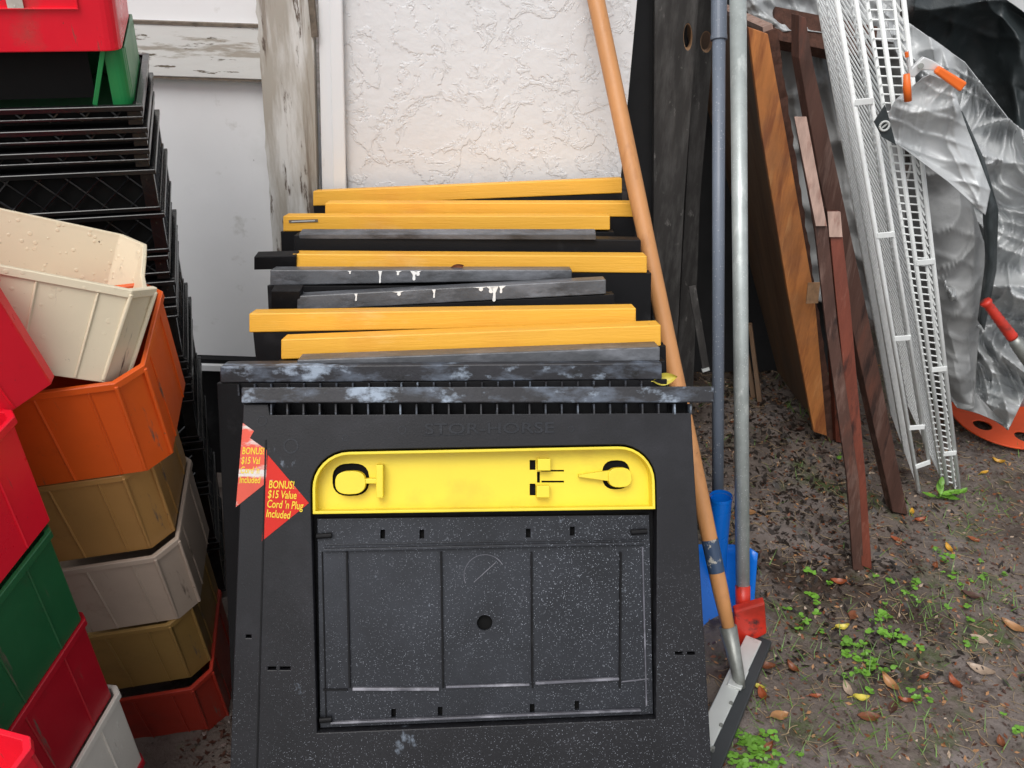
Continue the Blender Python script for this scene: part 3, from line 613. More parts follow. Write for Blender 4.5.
    for i, tx in enumerate(('BONUS!', '$15 Val', "Cord 'n", 'Included')):
        b.text(tx, .0155, -.00125, .0002, S(242 - i * .9, 454 + i * 9.6), math.radians(-2), .62, .15)
    b.build('lettering', M['syel'], st)
front_horse()

def horse(idx, tl, bl, tr, br, kind, label, fl=.02, fr=.03, teeth=False):
    k = idx / 11.0; Y0 = 1.30 + .70 * k - .04 * (idx == 1); zt = .80 + .09 * k
    cz = onZ((tl[0] + tr[0]) / 2, (tl[1] + tr[1]) / 2, zt); Y = cz.y
    yw = .075 * (1 - k) * .5
    P = {n: onY(q[0], q[1], Y + (yw if n[1] == 'r' else -yw) * .6) for n, q in (('tl', tl), ('bl', bl), ('tr', tr), ('br', br))}
    mid = (P['tl'] + P['tr']) / 2; xd = (P['tr'] - P['tl']).normalized()
    base = Vector((mid.x, .875 + .90 * k + (.075 if idx == 1 else .05 if idx == 2 else .02 if idx == 3 else 0), 0)); up = (mid - base).normalized()
    F_ = frame(base, xd, up); inv = F_.inverted()
    e = empty('sawhorse', label, 'sawhorse', M=F_, group=gs)
    q = {n: inv @ p for n, p in P.items()}
    H = q['tl'].z; x0, x1 = q['tl'].x, q['tr'].x
    # thickness of the bar measured in its own leaned plane
    def pl(px, py):
        o = inv @ CAM; d = inv.to_3x3() @ ray(px, py); kk = (0 - o.y) / d.y; r = o + d * kk; return (r.x, r.z)
    a, b_, c, d_ = pl(*bl), pl(*br), pl(*tr), pl(*tl)
    m = {'y': 'yel', 'g': 'greybar', 'b': 'blackbar', 'k': 'frame'}[kind]
    v = []
    for yy in (0, .046): v += [(a[0], yy, a[1]), (b_[0], yy, b_[1]), (c[0], yy, c[1]), (d_[0], yy, d_[1])]
    mb = MB(); mb.add(v, [(0, 1, 2, 3), (7, 6, 5, 4), (0, 4, 5, 1), (1, 5, 6, 2), (2, 6, 7, 3), (3, 7, 4, 0)]); mb.build('top_bar', M[m], e, bevel=.002)
    zt_ = min(a[1], b_[1]) - .001
    for part, y0, y1 in (('leg_frame', .003, .018), ('leg_frame', .024, .040)):
        X0, X1 = a[0] - fl * .3, b_[0] + fr * .3
        out = [(X0 - fl, 0), (X0 + .09, 0), (X0 + .12, .1), (X1 - .12, .1), (X1 - .09, 0), (X1 + fr, 0), (X1, zt_), (X0, zt_)]
        win = [(X0 + .08, .2), (X1 - .08, .2), (X1 - .09, zt_ - .09), (X0 + .09, zt_ - .09)]
        mb = MB(); mb.plate(out, [win], y0, y1, .001); mb.build(part, M['frame'], e)
    if teeth:
        mb = MB(); x = a[0] + .03
        while x < b_[0] - .03: mb.box(x - .0013, x + .0013, -.006, .002, zt_ - .018, zt_ + .0); x += .026
        mb.build('hinge_teeth', M['blackbar'], e)
    return e, pl
horse(1, (220, 366.5), (220, 383), (662, 363), (662, 379.5), 'b', 'scuffed black sawhorse bar directly behind the front sawhorse, sticking out at left', teeth=True)
horse(2, (297, 360), (297, 366), (660, 347), (660, 361), 'g', 'low dark grey sawhorse bar between the nearest amber bar and the scuffed black bar')
horse(3, (281, 339.5), (281, 359.5), (661, 325), (661, 346), 'y', 'sawhorse with the nearest amber yellow top bar')
horse(4, (249, 313.5), (249, 332.5), (636, 308), (636, 325.5), 'y', 'sawhorse with the amber bar reaching farthest left, second from the front', -.02, .0)
e5, pl5 = horse(5, (297, 296), (297, 311), (606, 279.5), (606, 294), 'g', 'grey sawhorse bar slanting up to the right with white paint drips', .03, .05)
e6, pl6 = horse(6, (270, 270), (270, 285.5), (572, 270), (572, 280), 'g', 'level grey sawhorse bar spotted with white paint, just below an amber bar')
horse(7, (292, 254), (292, 270), (647, 256), (647, 273), 'y', 'sawhorse with the amber bar level with the black one, ending at the wooden handle')
horse(8, (294, 235), (294, 252), (641, 240), (641, 253), 'k', 'plain black topped sawhorse between two amber ones')
e9, pl9 = horse(9.2, (283, 216), (283, 231.5), (610, 216), (610, 230), 'y', 'sawhorse whose amber bar has a slot near its left end')
horse(10.2, (325, 203), (325, 215), (636, 203), (636, 217), 'y', 'amber sawhorse bar half hidden behind the slotted one', 0, 0)
horse(11, (313, 191), (313, 206), (622, 178), (622, 193), 'y', 'rearmost amber topped sawhorse against the white stucco', 0, 0)
def blob(pl, e, items, mname='paint', name='paint_drip'):
    b = MB()
    for (x, y0, y1, w) in items:
        a = pl(x, y0); c = pl(x, y1); wd = w / 700.0; n = 10
        pts = []
        for i in range(n): t = math.pi * i / (n - 1); pts.append((c[0] + wd / 2 * .8 * math.cos(t + math.pi), c[1] + wd / 2 * .8 * -math.sin(t)))
        pts += [(a[0] + wd * .3, (a[1] + c[1]) / 2), (a[0] + wd * random.uniform(.6, 1.6), a[1]), (a[0] - wd * random.uniform(.6, 1.6), a[1]), (a[0] - wd * .3, (a[1] + c[1]) / 2)]
        b.plate(pts, [], -.0012, .001, .0003)
    b.build(name, M[mname], e)
blob(pl6, e6, [(380, 271, 282, 3), (398, 271, 274, 4), (414, 271, 279, 5), (418, 271, 274, 6), (350, 271, 273, 3)])
blob(pl5, e5, [(356, 293.6, 300, 3), (399, 291.5, 294, 6), (434, 289.5, 297, 3), (481, 287, 289, 7), (494, 286.3, 300, 5), (501, 286, 292, 4), (491, 286.5, 291, 7)])
b = MB(); a, c = pl9(289, 221.5), pl9(318, 220.5); b.bar((a[0], -.0006, a[1]), (c[0], -.0006, c[1]), .006, .002, Vector((0, 0, 1))); sl_ = b.build('slot', M['rotten'], e9)
b = MB(); b.bar((a[0] + .006, -.0022, a[1]), (c[0] - .006, -.0022, c[1]), .0022, .001, Vector((0, 0, 1))); b.build('staple', M['alu'], sl_)

# loose black offcuts resting among the sawhorses
def offcut(tl, bl, tr, br, zt, m, label):
    Y = onZ((tl[0] + tr[0]) / 2, tl[1], zt).y; P = [onY(*q, Y) for q in (bl, br, tr, tl)]
    b = MB(); b.slab(P, (0, 1, 0), .03); o = b.build('loose_rail', M[m], bevel=.0015, world=True); tag(o, label, 'rail', 'loose rails lying on the sawhorses')
offcut((254, 257), (254, 270), (296, 256), (296, 269), .846, 'frame', 'short black rail end poking out left of an amber bar')
offcut((271, 291), (271, 311), (300, 291), (300, 311), .829, 'frame', 'small black rail end left of the paint-dripped slanting bar')
offcut((299, 234), (299, 239), (596, 234), (596, 240), .874, 'greybar', 'thin grey rail lying along the plain black sawhorse bar')

# ---------------------------------------------------------------- long handled tools
def pole(e, name, mname, p0, p1, r, r1=None, n=20):
    b = MB(); b.tube([p0, p1], [r, r1 if r1 else r], n); return b.build(name, M[mname], e, smooth=True, world=True)
# floor squeegee with wooden handle
foot = onZ(741, 688, .035); top = onY(596, 0, 2.02); d = (top - foot)
e = empty('floor_squeegee', 'floor squeegee with orange-tan wooden handle, aluminium bar and black rubber blade', 'squeegee', (foot.x, foot.y, 0))
pw = foot + d * .07
b = MB(); n_ = 14
pts = [pw + d * (1.02 * i / n_) for i in range(n_ + 1)]
b.tube(pts, [.0125] + [.0165] * 2 + [.0175] * 6 + [.018] * 6, 20); b.build('wooden_handle', M['handle'], e, smooth=True, world=True)
b = MB(); b.tube([foot + d * .0, foot + d * .015, foot + d * .09], [.009, .0125, .0185], 18); b.build('ferrule', M['ferrule'], e, smooth=True, world=True)
lab0 = None
def along(px_y):  # parameter on handle whose projection has given y
    lo, hi = 0., 1.
    for _ in range(40):
        m_ = (lo + hi) / 2; q = foot + d * m_ - CAM; yy = 384 - FPX * q.dot(UPV) / q.dot(FWD)
        if yy > px_y: lo = m_
        else: hi = m_
    return lo
b = MB(); b.tube([foot + d * along(572), foot + d * along(539)], [.0171, .0176], 20, cap=False); b.build('handle_label', M['labelm'], e, smooth=True, world=True)
A = onZ(757, 650, .012); B_ = onZ(705, 775, .012); dd = (B_ - A).normalized(); sd_ = -dd.cross(Vector((0, 0, 1)))
b = MB(); b.bar(A + Vector((0, 0, .028)) - sd_ * .012, B_ + dd * .12 + Vector((0, 0, .028)) - sd_ * .026, .036, .006, sd_); ab = b.build('aluminium_bar', M['alu'], e, bevel=.002, world=True)
b = MB(); b.bar(A + sd_ * .005 - dd * .02 + Vector((0, 0, .014)), B_ + dd * .12 + sd_ * .005 + Vector((0, 0, .014)), .040, .018, sd_); b.build('rubber_blade', M['rubber'], e, bevel=.003, world=True)
for px, py in ((731, 703), (721, 725), (713, 748)):
    q = onZ(px, py, .044); b = MB(); b.tube([q - Vector((0, 0, .008)), q + Vector((0, 0, .002))], .004, 12); b.build('rivet', M['ferrule'], ab, world=True)
b = MB(); q = onZ(738, 678, .045); b.bar(q - dd * .03, q + dd * .03, .03, .006, sd_); b.build('socket_plate', M['alu'], e, bevel=.002, world=True)

# galvanised pole with red scraper head
f2 = onZ(743, 612, .075); t2 = onY(738, 0, 2.12); d2 = t2 - f2
e = empty('ice_scraper', 'red headed scraper on a galvanised metal pole standing in the dirt', 'scraper', (f2.x, f2.y, 0))
pole(e, 'metal_pole', 'galv', f2 + d2 * .03, t2 + d2 * .08, .0155, .0185)
b = MB(); b.tube([f2 - d2 * .002, f2 + d2 * .045], .0165, 18); b.build('red_socket', M['redpaint'], e, smooth=True, world=True)
h0 = onY(734, 612, f2.y - .03); h1 = onY(765, 603, f2.y - .03); h2 = onY(767, 634, f2.y - .04); h3 = onY(736, 650, f2.y - .04)
b = MB(); b.slab([h0, h1, h2, h3], (0, 1, 0), .022); b.build('scraper_head', M['redpaint'], e, bevel=.004, world=True)

# blue-grey pole with blue shovel
f3 = onZ(720, 575, .08); f3.y += .03; t3 = onY(719, 0, 2.20); d3 = t3 - f3
e = empty('snow_shovel', 'blue plastic shovel on a blue-grey telescopic pole behind the front sawhorse', 'shovel', (f3.x, f3.y, 0))
pole(e, 'shovel_pole', 'bluegrey', f3 + d3 * .1, t3 + d3 * .08, .0135, .0150)
def al3(py):
    lo, hi = 0., 1.2
    for _ in range(40):
        m_ = (lo + hi) / 2; q = f3 + d3 * m_ - CAM; yy = 384 - FPX * q.dot(UPV) / q.dot(FWD)
        if yy > py: lo = m_
        else: hi = m_
    return lo
b = MB(); b.tube([f3 + d3 * al3(38), t3 + d3 * .09], [.0178, .0178], 20); b.tube([f3 + d3 * al3(40), f3 + d3 * al3(35)], .0188, 20); b.build('pole_sleeve', M['bluegrey'], e, smooth=False, bevel=.001, world=True)
s0, s1 = onY(721, 499, f3.y - .01), onY(716, 600, f3.y - .03)
b = MB(); b.tube([s0, s0 + (s1 - s0) * .5, s1], [.0245, .020, .022], 20, cap=False); b.tube([s0, s0 - (s1 - s0) * .03], [.0255, .0255], 20, cap=False); b.build('socket', M['blue'], e, smooth=True, world=True)
# scoop: curved sheet
b = MB(); vs = []; fs = []; nu, nv = 14, 12
for j in range(nv + 1):
    for i in range(nu + 1):
        u, v_ = i / nu, j / nv
        px = 668 + (758 - 668) * u - 8 * v_ * u; py = 544 + 118 * v_ + 14 * (abs(u - .55) * 2) ** 4 * (1 - v_)
        Y = f3.y + .01 - .27 * v_ * (1 - .62 * u) + .05 * (abs(u - .5) * 2) ** 2 * -1 + .02 * math.sin(v_ * 3)
        vs.append(onY(px, py, Y))
b.add(vs, [(j * (nu + 1) + i, j * (nu + 1) + i + 1, (j + 1) * (nu + 1) + i + 1, (j + 1) * (nu + 1) + i) for j in range(nv) for i in range(nu)])
o = b.build('scoop', M['blue'], e, smooth=True, world=True); sm = o.modifiers.new('solid', 'SOLIDIFY'); sm.thickness = .004

# ---------------------------------------------------------------- dark boards at the house corner
def poly_board(name, pts, n, th, m, label, cat, bevel=.0015, group=None, holes=()):
    b = MB(); b.slab(pts, n, th); o = b.build(name, M[m], bevel=bevel, world=True); return tag(o, label, cat, group)
gbd = 'dark boards standing at the house corner'
YB = 2.16
poly_board('near_black_board', [onY(x, y, 2.22) for x, y in ((628, 520), (672, 520), (690, -60), (628, -60))][::1], (.0, 1, 0), .02, 'boarddark', 'near-black panel closest to the stucco edge', 'board', group=gbd)  # near-black over its whole face, beside the stucco edge
def holed(pts, hole, Y, th, label, hcol):
    """board facing the camera on plane Y with an oval hole (px centre, radii)"""
    P = [onY(x, y, Y) for x, y in pts]; h = [onY(hole[0] + hole[2] * math.cos(t), hole[1] + hole[3] * math.sin(t), Y) for t in [2 * math.pi * i / 20 for i in range(20)]]
    e = empty('plywood_board', label, 'board', (P[0].x, Y, 0), group=gbd)
    b = MB(); b.plate([(p.x, p.z) for p in P], [[(p.x, p.z) for p in h]], Y, Y + th, .001); b.build('board_face', M['boardgrey'], e, world=True)
    hh = [(p.x, p.z) for p in h]; c = onY(hole[0], hole[1], Y); ins = [(c.x + (x - c.x) * .9, c.z + (z - c.z) * .9) for x, z in hh]
    b = MB(); b.plate([(c.x + (x - c.x) * .99, c.z + (z - c.z) * .99) for x, z in hh], [ins], Y + .003, Y + th, 0); b.build('hole_edge', M['edgew'], e, world=True)
holed([(652, 540), (668, 540), (684, 205), (703, -60), (655, -60)], (688, 37, 4.5, 14), 2.18, .03, 'weathered grey-black plywood board with an oval hole near its top', 0)
holed([(666, 560), (688, 540), (700, 200), (722, -60), (700, -60)], (706.5, 42, 6, 11), 2.26, .03, 'narrower black board with a round hole, half behind the blue-grey pole', 0)
b = MB(); b.bar(onY(692, 286, 2.1), onY(706, 370, 2.06), .018, .008); o = b.build('metal_strip', M['boardgrey'], bevel=.001, world=True); tag(o, 'thin dark strip with a pale end hanging behind the wooden handle', 'strip')
b = MB(); b.bar(onY(705.2, 368, 2.058), onY(706, 371, 2.056), .019, .0085); b.build('pale_end', M['alu'], o, world=True)
# dark sheet added in place of the deep shade in the gap
poly_board('gap_shade_sheet', [onZ(690, 372), onZ(830, 372), onY(850, -60, 3.2), onY(640, -60, 3.2)], (0, 1, 0), .03, 'boarddark', 'big dark sheet standing in for the deep shade in the gap behind the poles', 'board')

# ---------------------------------------------------------------- leaning boards
# plywood sheet seen edge on
f0 = Vector((.985, 2.37, 0)); tp0 = Vector((.572, 2.30, 1.19)); f1 = Vector((.88, 3.30, 0)); tp1 = Vector((.47, 3.25, 1.19))
e = empty('plywood_sheet', 'weathered brown plywood sheet on edge, leaning left just right of the metal poles', 'plywood', f0)
nrm = (f1 - f0).cross(tp0 - f0).normalized(); nrm = nrm if nrm.x > 0 else -nrm
b = MB(); b.slab([f0, f1, tp1, tp0], nrm, .02); b.build('sheet', M['ply'], e, world=True)
b = MB(); vs = []
N_ = 60
for i in range(N_ + 1):
    k = i / N_; p = f0.lerp(tp0, k); j1 = .006 * noise.noise(Vector((k * 40, 0, 0))); j2 = .007 * noise.noise(Vector((k * 55, 5, 0)))
    yo = -.004 + .005 * noise.noise(Vector((k * 70, 9, 0)))
    q = p + Vector((0, -.008, 0)) + nrm * (.0005); vs += [q + Vector((0, yo, 0)), q + nrm * (.030 + j1) + Vector((0, yo, 0)), q + nrm * (.030 + j2) + Vector((0, .02, 0)), q + Vector((0, .006, 0))]
fs = []
for i in range(N_):
    for k in range(4): a = i * 4 + k; c = i * 4 + (k + 1) % 4; fs.append((a, c, c + 4, a + 4))
fs += [(0, 3, 2, 1), tuple(N_ * 4 + k for k in range(4))]
b.add(vs, fs); b.build('rough_edge', M['rough'], e, world=True)
b = MB(); b.bar(tp0 + nrm * .01 + Vector((0, 0, .006)), tp1 + nrm * .01 + Vector((0, 0, .006)), .024, .012, nrm); b.build('top_edge', M['pinkw'], e, world=True)
b = MB(); q = onY(812, 290, 2.262); b.bar(q + Vector((-.006, -.02, .03)), q + Vector((.0, -.02, -.03)), .032, .004); b.build('pale_patch', M['edgew'], e, world=True)

def plank(pts_l, pts_r, Ys, th, m, label, group='old boards leaning beside the plywood', back=(.25, 1, 0), extra=None):
    """strip given by its left and right outline (px) and depth per station"""
    e = MB(); Lp = [onY(x, y, Y) if y < 9000 else None for (x, y), Y in zip(pts_l, Ys)]; Rp = [onY(x, y, Y) for (x, y), Y in zip(pts_r, Ys)]
    bk = Vector(back).normalized() * th; n = len(Lp); vs = []
    for p, q in zip(Lp, Rp): vs += [p, q, q + bk, p + bk]
    fs = []
    for i in range(n - 1):
        for k in range(4): a = i * 4 + k; c = i * 4 + (k + 1) % 4; fs.append((a, c, c + 4, a + 4))
    fs += [(0, 3, 2, 1), tuple((n - 1) * 4 + k for k in range(4))]
    e.add(vs, fs); o = e.build('wood_plank', M[m], bevel=.0015, world=True); return tag(o, label, 'plank', group)
plank([(748, 27), (761, 130), (789, 300), (814, 432)], [(768, 34), (789, 150), (815, 300), (827, 436)], [2.268, 2.272, 2.28, 2.33], .016, 'orangeb', 'broad orange-grained board standing along the front edge of the brown plywood', back=(-.1, 1, 0))
# long dark board
def lerp(a, b, k): return a + (b - a) * k
plank([(799, 15), (799, 58), (820, 180), (846, 300), (893, 512)], [(806, 18), (813, 62), (839, 180), (866, 305), (908, 515)], [2.06, 2.05, 2.04, 2.03, 1.995], .03, 'brownb', 'long dark brown plank with a splintered top, left of the white wire shelves', back=(-.35, 1, 0))
o = plank([(795, 118), (802, 160), (815, 230), (826, 330), (847, 480), (853, 570)], [(806, 120), (813, 160), (828, 230), (838, 330), (859, 480), (864, 572)], [1.98, 1.96, 1.93, 1.88, 1.80, 1.761], .018, 'brownb', 'thin weathered strip of two joined battens with a pink upper end', back=(.1, 1, 0))
b = MB(); b.slab([onY(816, 226, 1.924), onY(827, 226, 1.924), onY(806.5, 117, 1.974), onY(794.5, 117, 1.974)], (0, 1, 0), .004); b.build('pale_end', M['pinkw'], o, world=True)
o = plank([(828, 213), (836, 300), (855, 480), (862, 566)], [(840, 213), (850, 300), (866, 480), (872, 570)], [1.95, 1.90, 1.81, 1.762], .02, 'redwood', 'slim red-brown batten with a pale sawn tip, meeting the thin strip at the ground', back=(.1, 1, 0))
b = MB(); b.slab([onY(829.5, 237, 1.93), onY(842.5, 237, 1.93), onY(840.5, 212, 1.943), onY(827.5, 212, 1.943)], (0, 1, 0), .004); b.build('pale_end', M['pinkw'], o, world=True)
plank([(800, 122), (830, 300), (836, 442)], [(812, 122), (846, 300), (846, 444)], [2.30, 2.31, 2.34], .03, 'redwood', 'reddish plank close against the rough edge of the plywood', back=(-.2, 1, 0))
plank([(741, 330), (751, 398)], [(745, 330), (756, 398)], [2.62, 2.60], .02, 'ply', 'short orange slat glimpsed between the metal poles and the dirt')
plank([(748, 325), (757, 402)], [(752, 325), (762, 402)], [2.60, 2.57], .02, 'ply', 'second short orange slat, just right of its twin by the metal pole')
# brown beam behind the boards
b = MB(); b.bar(onY(770, 27, 2.75), onY(872, 47, 2.75), .10, .05, Vector((0, .6, .8))); o = b.build('wood_beam', M['rough'], bevel=.002, world=True); tag(o, 'dark brown beam lying under the silver tarp behind the plank tops', 'beam')

# ---------------------------------------------------------------- white wire shelves
def wire_shelf(label, rails, braces, deck_from, deckvec, nw, lip=None, sp=.0205):
    """rails: list of ((top px),(foot px),Y top,Y foot,radius)"""
    R_ = [(onY(*t, Yt), onY(*f, Yf), r) for t, f, Yt, Yf, r in rails]
    e = empty('wire_shelf', label, 'wire shelf', (R_[0][1].x, R_[0][1].y, 0), group='white wire shelves standing on end')
    for a, f, r in R_:
        b = MB(); b.tube([f, a], r, 8); b.build('rail', M['wire'], e, smooth=True, world=True)
    a, f, r = R_[deck_from]; L = (a - f).length; n = int(L / sp); b = MB(); dv = Vector(deckvec)
    for i in range(n):
        p = f.lerp(a, (i + .5) / n); b.tube([p + Vector((0, -.006, 0)), p + Vector((0, .002, .001)), p + dv], .0022, 5, cap=False)
    b.build('deck_wires', M['wire'], e, world=True)
    for k in (.5, 1.0):
        b = MB(); b.tube([f + dv * k + Vector((0, .003, -.003)), a + dv * k + Vector((0, .003, -.003))], .003, 6); b.build('rail', M['wire'], e, smooth=True, world=True)
    if lip:
        b = MB()
        for (i0, i1, drop) in lip:
            A0, F0, _ = R_[i0]; A1, F1, _ = R_[i1]
            for i in range(n):
                k = (i + .5) / n; p = F0.lerp(A0, k); q = F1.lerp(A1, k) + Vector((0, 0, drop)); b.tube([p, q], .0022, 5, cap=False)
        b.build('lip_wires', M['wire'], e, world=True)
    for (i0, i1, y) in braces:
        def atY(A, F_):
            lo, hi = 0., 1.
            for _ in range(30):
                m_ = (lo + hi) / 2; q = F_.lerp(A, m_) - CAM; yy = 384 - FPX * q.dot(UPV) / q.dot(FWD)
                if yy > y: lo = m_
                else: hi = m_
            return F_.lerp(A, lo)
        p, q = atY(*R_[i0][:2]), atY(*R_[i1][:2]); b = MB(); b.bar(p + Vector((0, -.005, 0)), q + Vector((0, -.005, .004)), .014, .005, Vector((0, 0, 1))); b.build('spacer', M['wire'], e, bevel=.001, world=True)
wire_shelf('white wire shelf nearer the boards, with wide open slots along its edge',
   [((836, -5), (919, 492), 2.06, 2.10, .0062), ((855, -5), (929, 462), 2.06, 2.10, .0052)],
   [(0, 1, 102), (0, 1, 235), (0, 1, 338), (0, 1, 427), (0, 1, 466)], 0, (-.014, .25, .10), 50)
wire_shelf('white wire shelf nearer the silver tarp, with dense rungs along its edge',
   [((866, -5), (942, 482), 2.08, 2.12, .0048), ((878, -5), (947, 484), 2.075, 2.115, .0056), ((893, -5), (954, 486), 2.085, 2.12, .0042), ((903, -5), (959, 489), 2.08, 2.12, .0056)],
   [(1, 3, 262), (1, 3, 369), (1, 3, 453)], 0, (-.03, .25, .10), 50, lip=[(0, 1, .0), (1, 2, .0), (2, 3, -.022)])

# ---------------------------------------------------------------- tarps
_fr = random.Random(12); FOLDS = []
for _f, _a in ((.35, .9), (.5, .7), (.8, .55), (1.1, .45), (1.5, .34), (2.1, .25), (2.8, .2), (3.8, .13), (5.5, .08)):
    _t = _fr.uniform(0, math.pi); FOLDS.append((Vector((math.cos(_t), _fr.uniform(-.2, .2), math.sin(_t))), _f, _a, _fr.uniform(0, 9)))
def patch(name, rows, Yf, m, crum=.03, nu=90, nv=90, seed=0, fold=None, parent=None, scale=5.0, thick=.0015):
    """rows: list of (list of px points left->right); Yf(u,v) base depth. Crumpled sheet."""
    def samp(row, u):
        k = u * (len(row) - 1); i = min(int(k), len(row) - 2); t = k - i; return (lerp(row[i][0], row[i + 1][0], t), lerp(row[i][1], row[i + 1][1], t))
    b = MB(); vs = []
    for j in range(nv + 1):
        v = j / nv; k = v * (len(rows) - 1); r = min(int(k), len(rows) - 2); t = k - r
        for i in range(nu + 1):
            u = i / nu; a, c = samp(rows[r], u), samp(rows[r + 1], u); px, py = lerp(a[0], c[0], t), lerp(a[1], c[1], t)
            Y = Yf(u, v); p = onY(px, py, Y)
            q = p * scale + Vector((seed * 7.3, seed * 3.1, 0))
            # creased: faceted ridges
            h = 0; wv = Vector((noise.noise(q * .7), noise.noise(q * .7 + Vector((9, 0, 0))), 0)) * .55
            for d_, f_, a_, ph in FOLDS:
                t_ = ((q + wv).dot(d_) * f_ + ph + .14 * noise.noise(q * f_ * .9 + Vector((ph, 0, 3)))) % 1.0; t_ = abs(2 * t_ - 1)
                m_ = max(0, min(1, .5 + 2.6 * noise.noise(q * .8 + Vector((ph * 7, 4, 0))))); h += a_ * (1.8 * t_ ** 4 - .4) * 2 * m_
            edge = min(1, min(u, 1 - u, v, 1 - v) * 8 + .35)
            Y2 = Y - crum * h * .5 * edge + (fold(u, v) if fold else 0)
            vs.append(CAM + (p - CAM) * (Y2 / Y))
    b.add(vs, [(j * (nu + 1) + i, j * (nu + 1) + i + 1, (j + 1) * (nu + 1) + i + 1, (j + 1) * (nu + 1) + i) for j in range(nv) for i in range(nu)])
    o = b.build(name, M[m], parent, smooth=True, world=True); s_ = o.modifiers.new('solid', 'SOLIDIFY'); s_.thickness = thick; return o
# grey sheet behind the plank tops
bt = patch('tarpaulin', [[(738, -30), (800, -30), (900, -30)], [(742, 2), (800, 22), (900, 34)], [(760, 34), (800, 30), (905, 44)]], lambda u, v: 2.72 + .1 * (1 - v), 'tarp', .05, 60, 40, 1)
tag(bt, 'bright silver tarp folded over the brown beam behind the plank tops', 'tarp')
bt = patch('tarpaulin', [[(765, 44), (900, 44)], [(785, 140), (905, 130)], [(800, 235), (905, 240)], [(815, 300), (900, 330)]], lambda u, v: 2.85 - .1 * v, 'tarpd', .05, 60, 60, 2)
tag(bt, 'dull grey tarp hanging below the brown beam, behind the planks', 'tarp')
# main silver tarp
T = empty('tarpaulin', 'large crumpled silver tarp clipped up at right beside the wire shelves', 'tarp', (1.5, 2.3, 0))
patch('draped_sheet', [[(880, 0), (905, 20), (965, 62), (1010, 120), (1110, 200)], [(905, 80), (930, 90), (985, 110), (1030, 150), (1110, 220)], [(930, 170), (950, 170), (985, 180), (1040, 200), (1110, 240)], [(940, 260), (965, 265), (1000, 270), (1040, 280), (1110, 290)], [(945, 345), (965, 350), (1000, 350), (1040, 350), (1110, 350)], [(958, 395), (980, 410), (1008, 430), (1030, 385), (1110, 400)]],
      lambda u, v: 2.36 - .10 * v + .05 * math.sin(u * 5), 'tarp', .085, 260, 260, 3, parent=T, scale=8)
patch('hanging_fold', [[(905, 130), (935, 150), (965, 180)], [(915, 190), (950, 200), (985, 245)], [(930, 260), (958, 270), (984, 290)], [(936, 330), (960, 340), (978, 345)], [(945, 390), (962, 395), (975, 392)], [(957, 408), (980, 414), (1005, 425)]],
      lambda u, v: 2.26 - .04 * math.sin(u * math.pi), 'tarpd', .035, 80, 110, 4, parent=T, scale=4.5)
patch('corner_flap', [[(922, 78), (930, 74), (952, 82)], [(896, 100), (925, 95), (960, 110)], [(886, 118), (925, 130), (975, 150)], [(893, 142), (935, 165), (990, 190)], [(900, 146), (948, 182), (985, 215)]],
      lambda u, v: 2.02 + .04 * math.sin(v * 3), 'tarp', .03, 100, 100, 5, parent=T, scale=6)
patch('crease_shade', [[(958, 110), (962, 112)], [(972, 150), (984, 160)], [(982, 200), (998, 210)], [(986, 260), (996, 270)], [(978, 320), (984, 330)]],
      lambda u, v: 2.20 - .02 * math.sin(u * 3), 'btarp', .01, 12, 60, 6, parent=T, scale=5)  # black strip stands in for the shade inside a tarp crease
b = MB(); cp = [onY(x, y, 2.0) for x, y in ((885, 105), (889, 118), (896, 145), (882, 137), (874, 122))]; b.slab(cp, (0, 1, 0), .003); cr = b.build('corner_patch', M['btarp'], T, world=True)
b = MB(); c = onY(884.5, 126, 1.997)
for k in range(20):
    a0, a1 = 2 * math.pi * k / 20, 2 * math.pi * (k + 1) / 20
    b.tube([c + Vector((math.cos(a0) * .010, 0, math.sin(a0) * .010)), c + Vector((math.cos(a1) * .010, 0, math.sin(a1) * .010))], .0028, 6)
b.build('grommet', M['alu'], cr, smooth=True, world=True)
b = MB(); b.bar(c + Vector((-.006, .001, -.006)), c + Vector((.006, .001, .006)), .003, .002); b.build('grommet_cord', M['alu'], cr, world=True)

# black plastic sheeting behind
bt = patch('plastic_sheeting', [[(900, -40), (950, -40), (1001, -4), (1110, 75)], [(905, -5), (950, -5), (1004, 25), (1110, 95)], [(900, 20), (950, 50), (1040, 100), (1110, 120)], [(900, 60), (960, 110), (1040, 160), (1110, 200)]],
      lambda u, v: 2.62 - .06 * math.sin(u * 9 + v * 2), 'btarp', .14, 110, 90, 7, scale=2.2)
tag(bt, 'glossy black plastic sheeting heaped behind the silver tarp', 'tarp')

# stored pile under the tarp, so that the tarp wraps something
b = MB(); b.box(1.42, 2.5, 2.55, 3.3, 0, 1.0); o = b.build('covered_pile', M['tarpd'], bevel=.05, world=True); tag(o, 'bulky pile hidden under the silver tarp at right', 'pile')

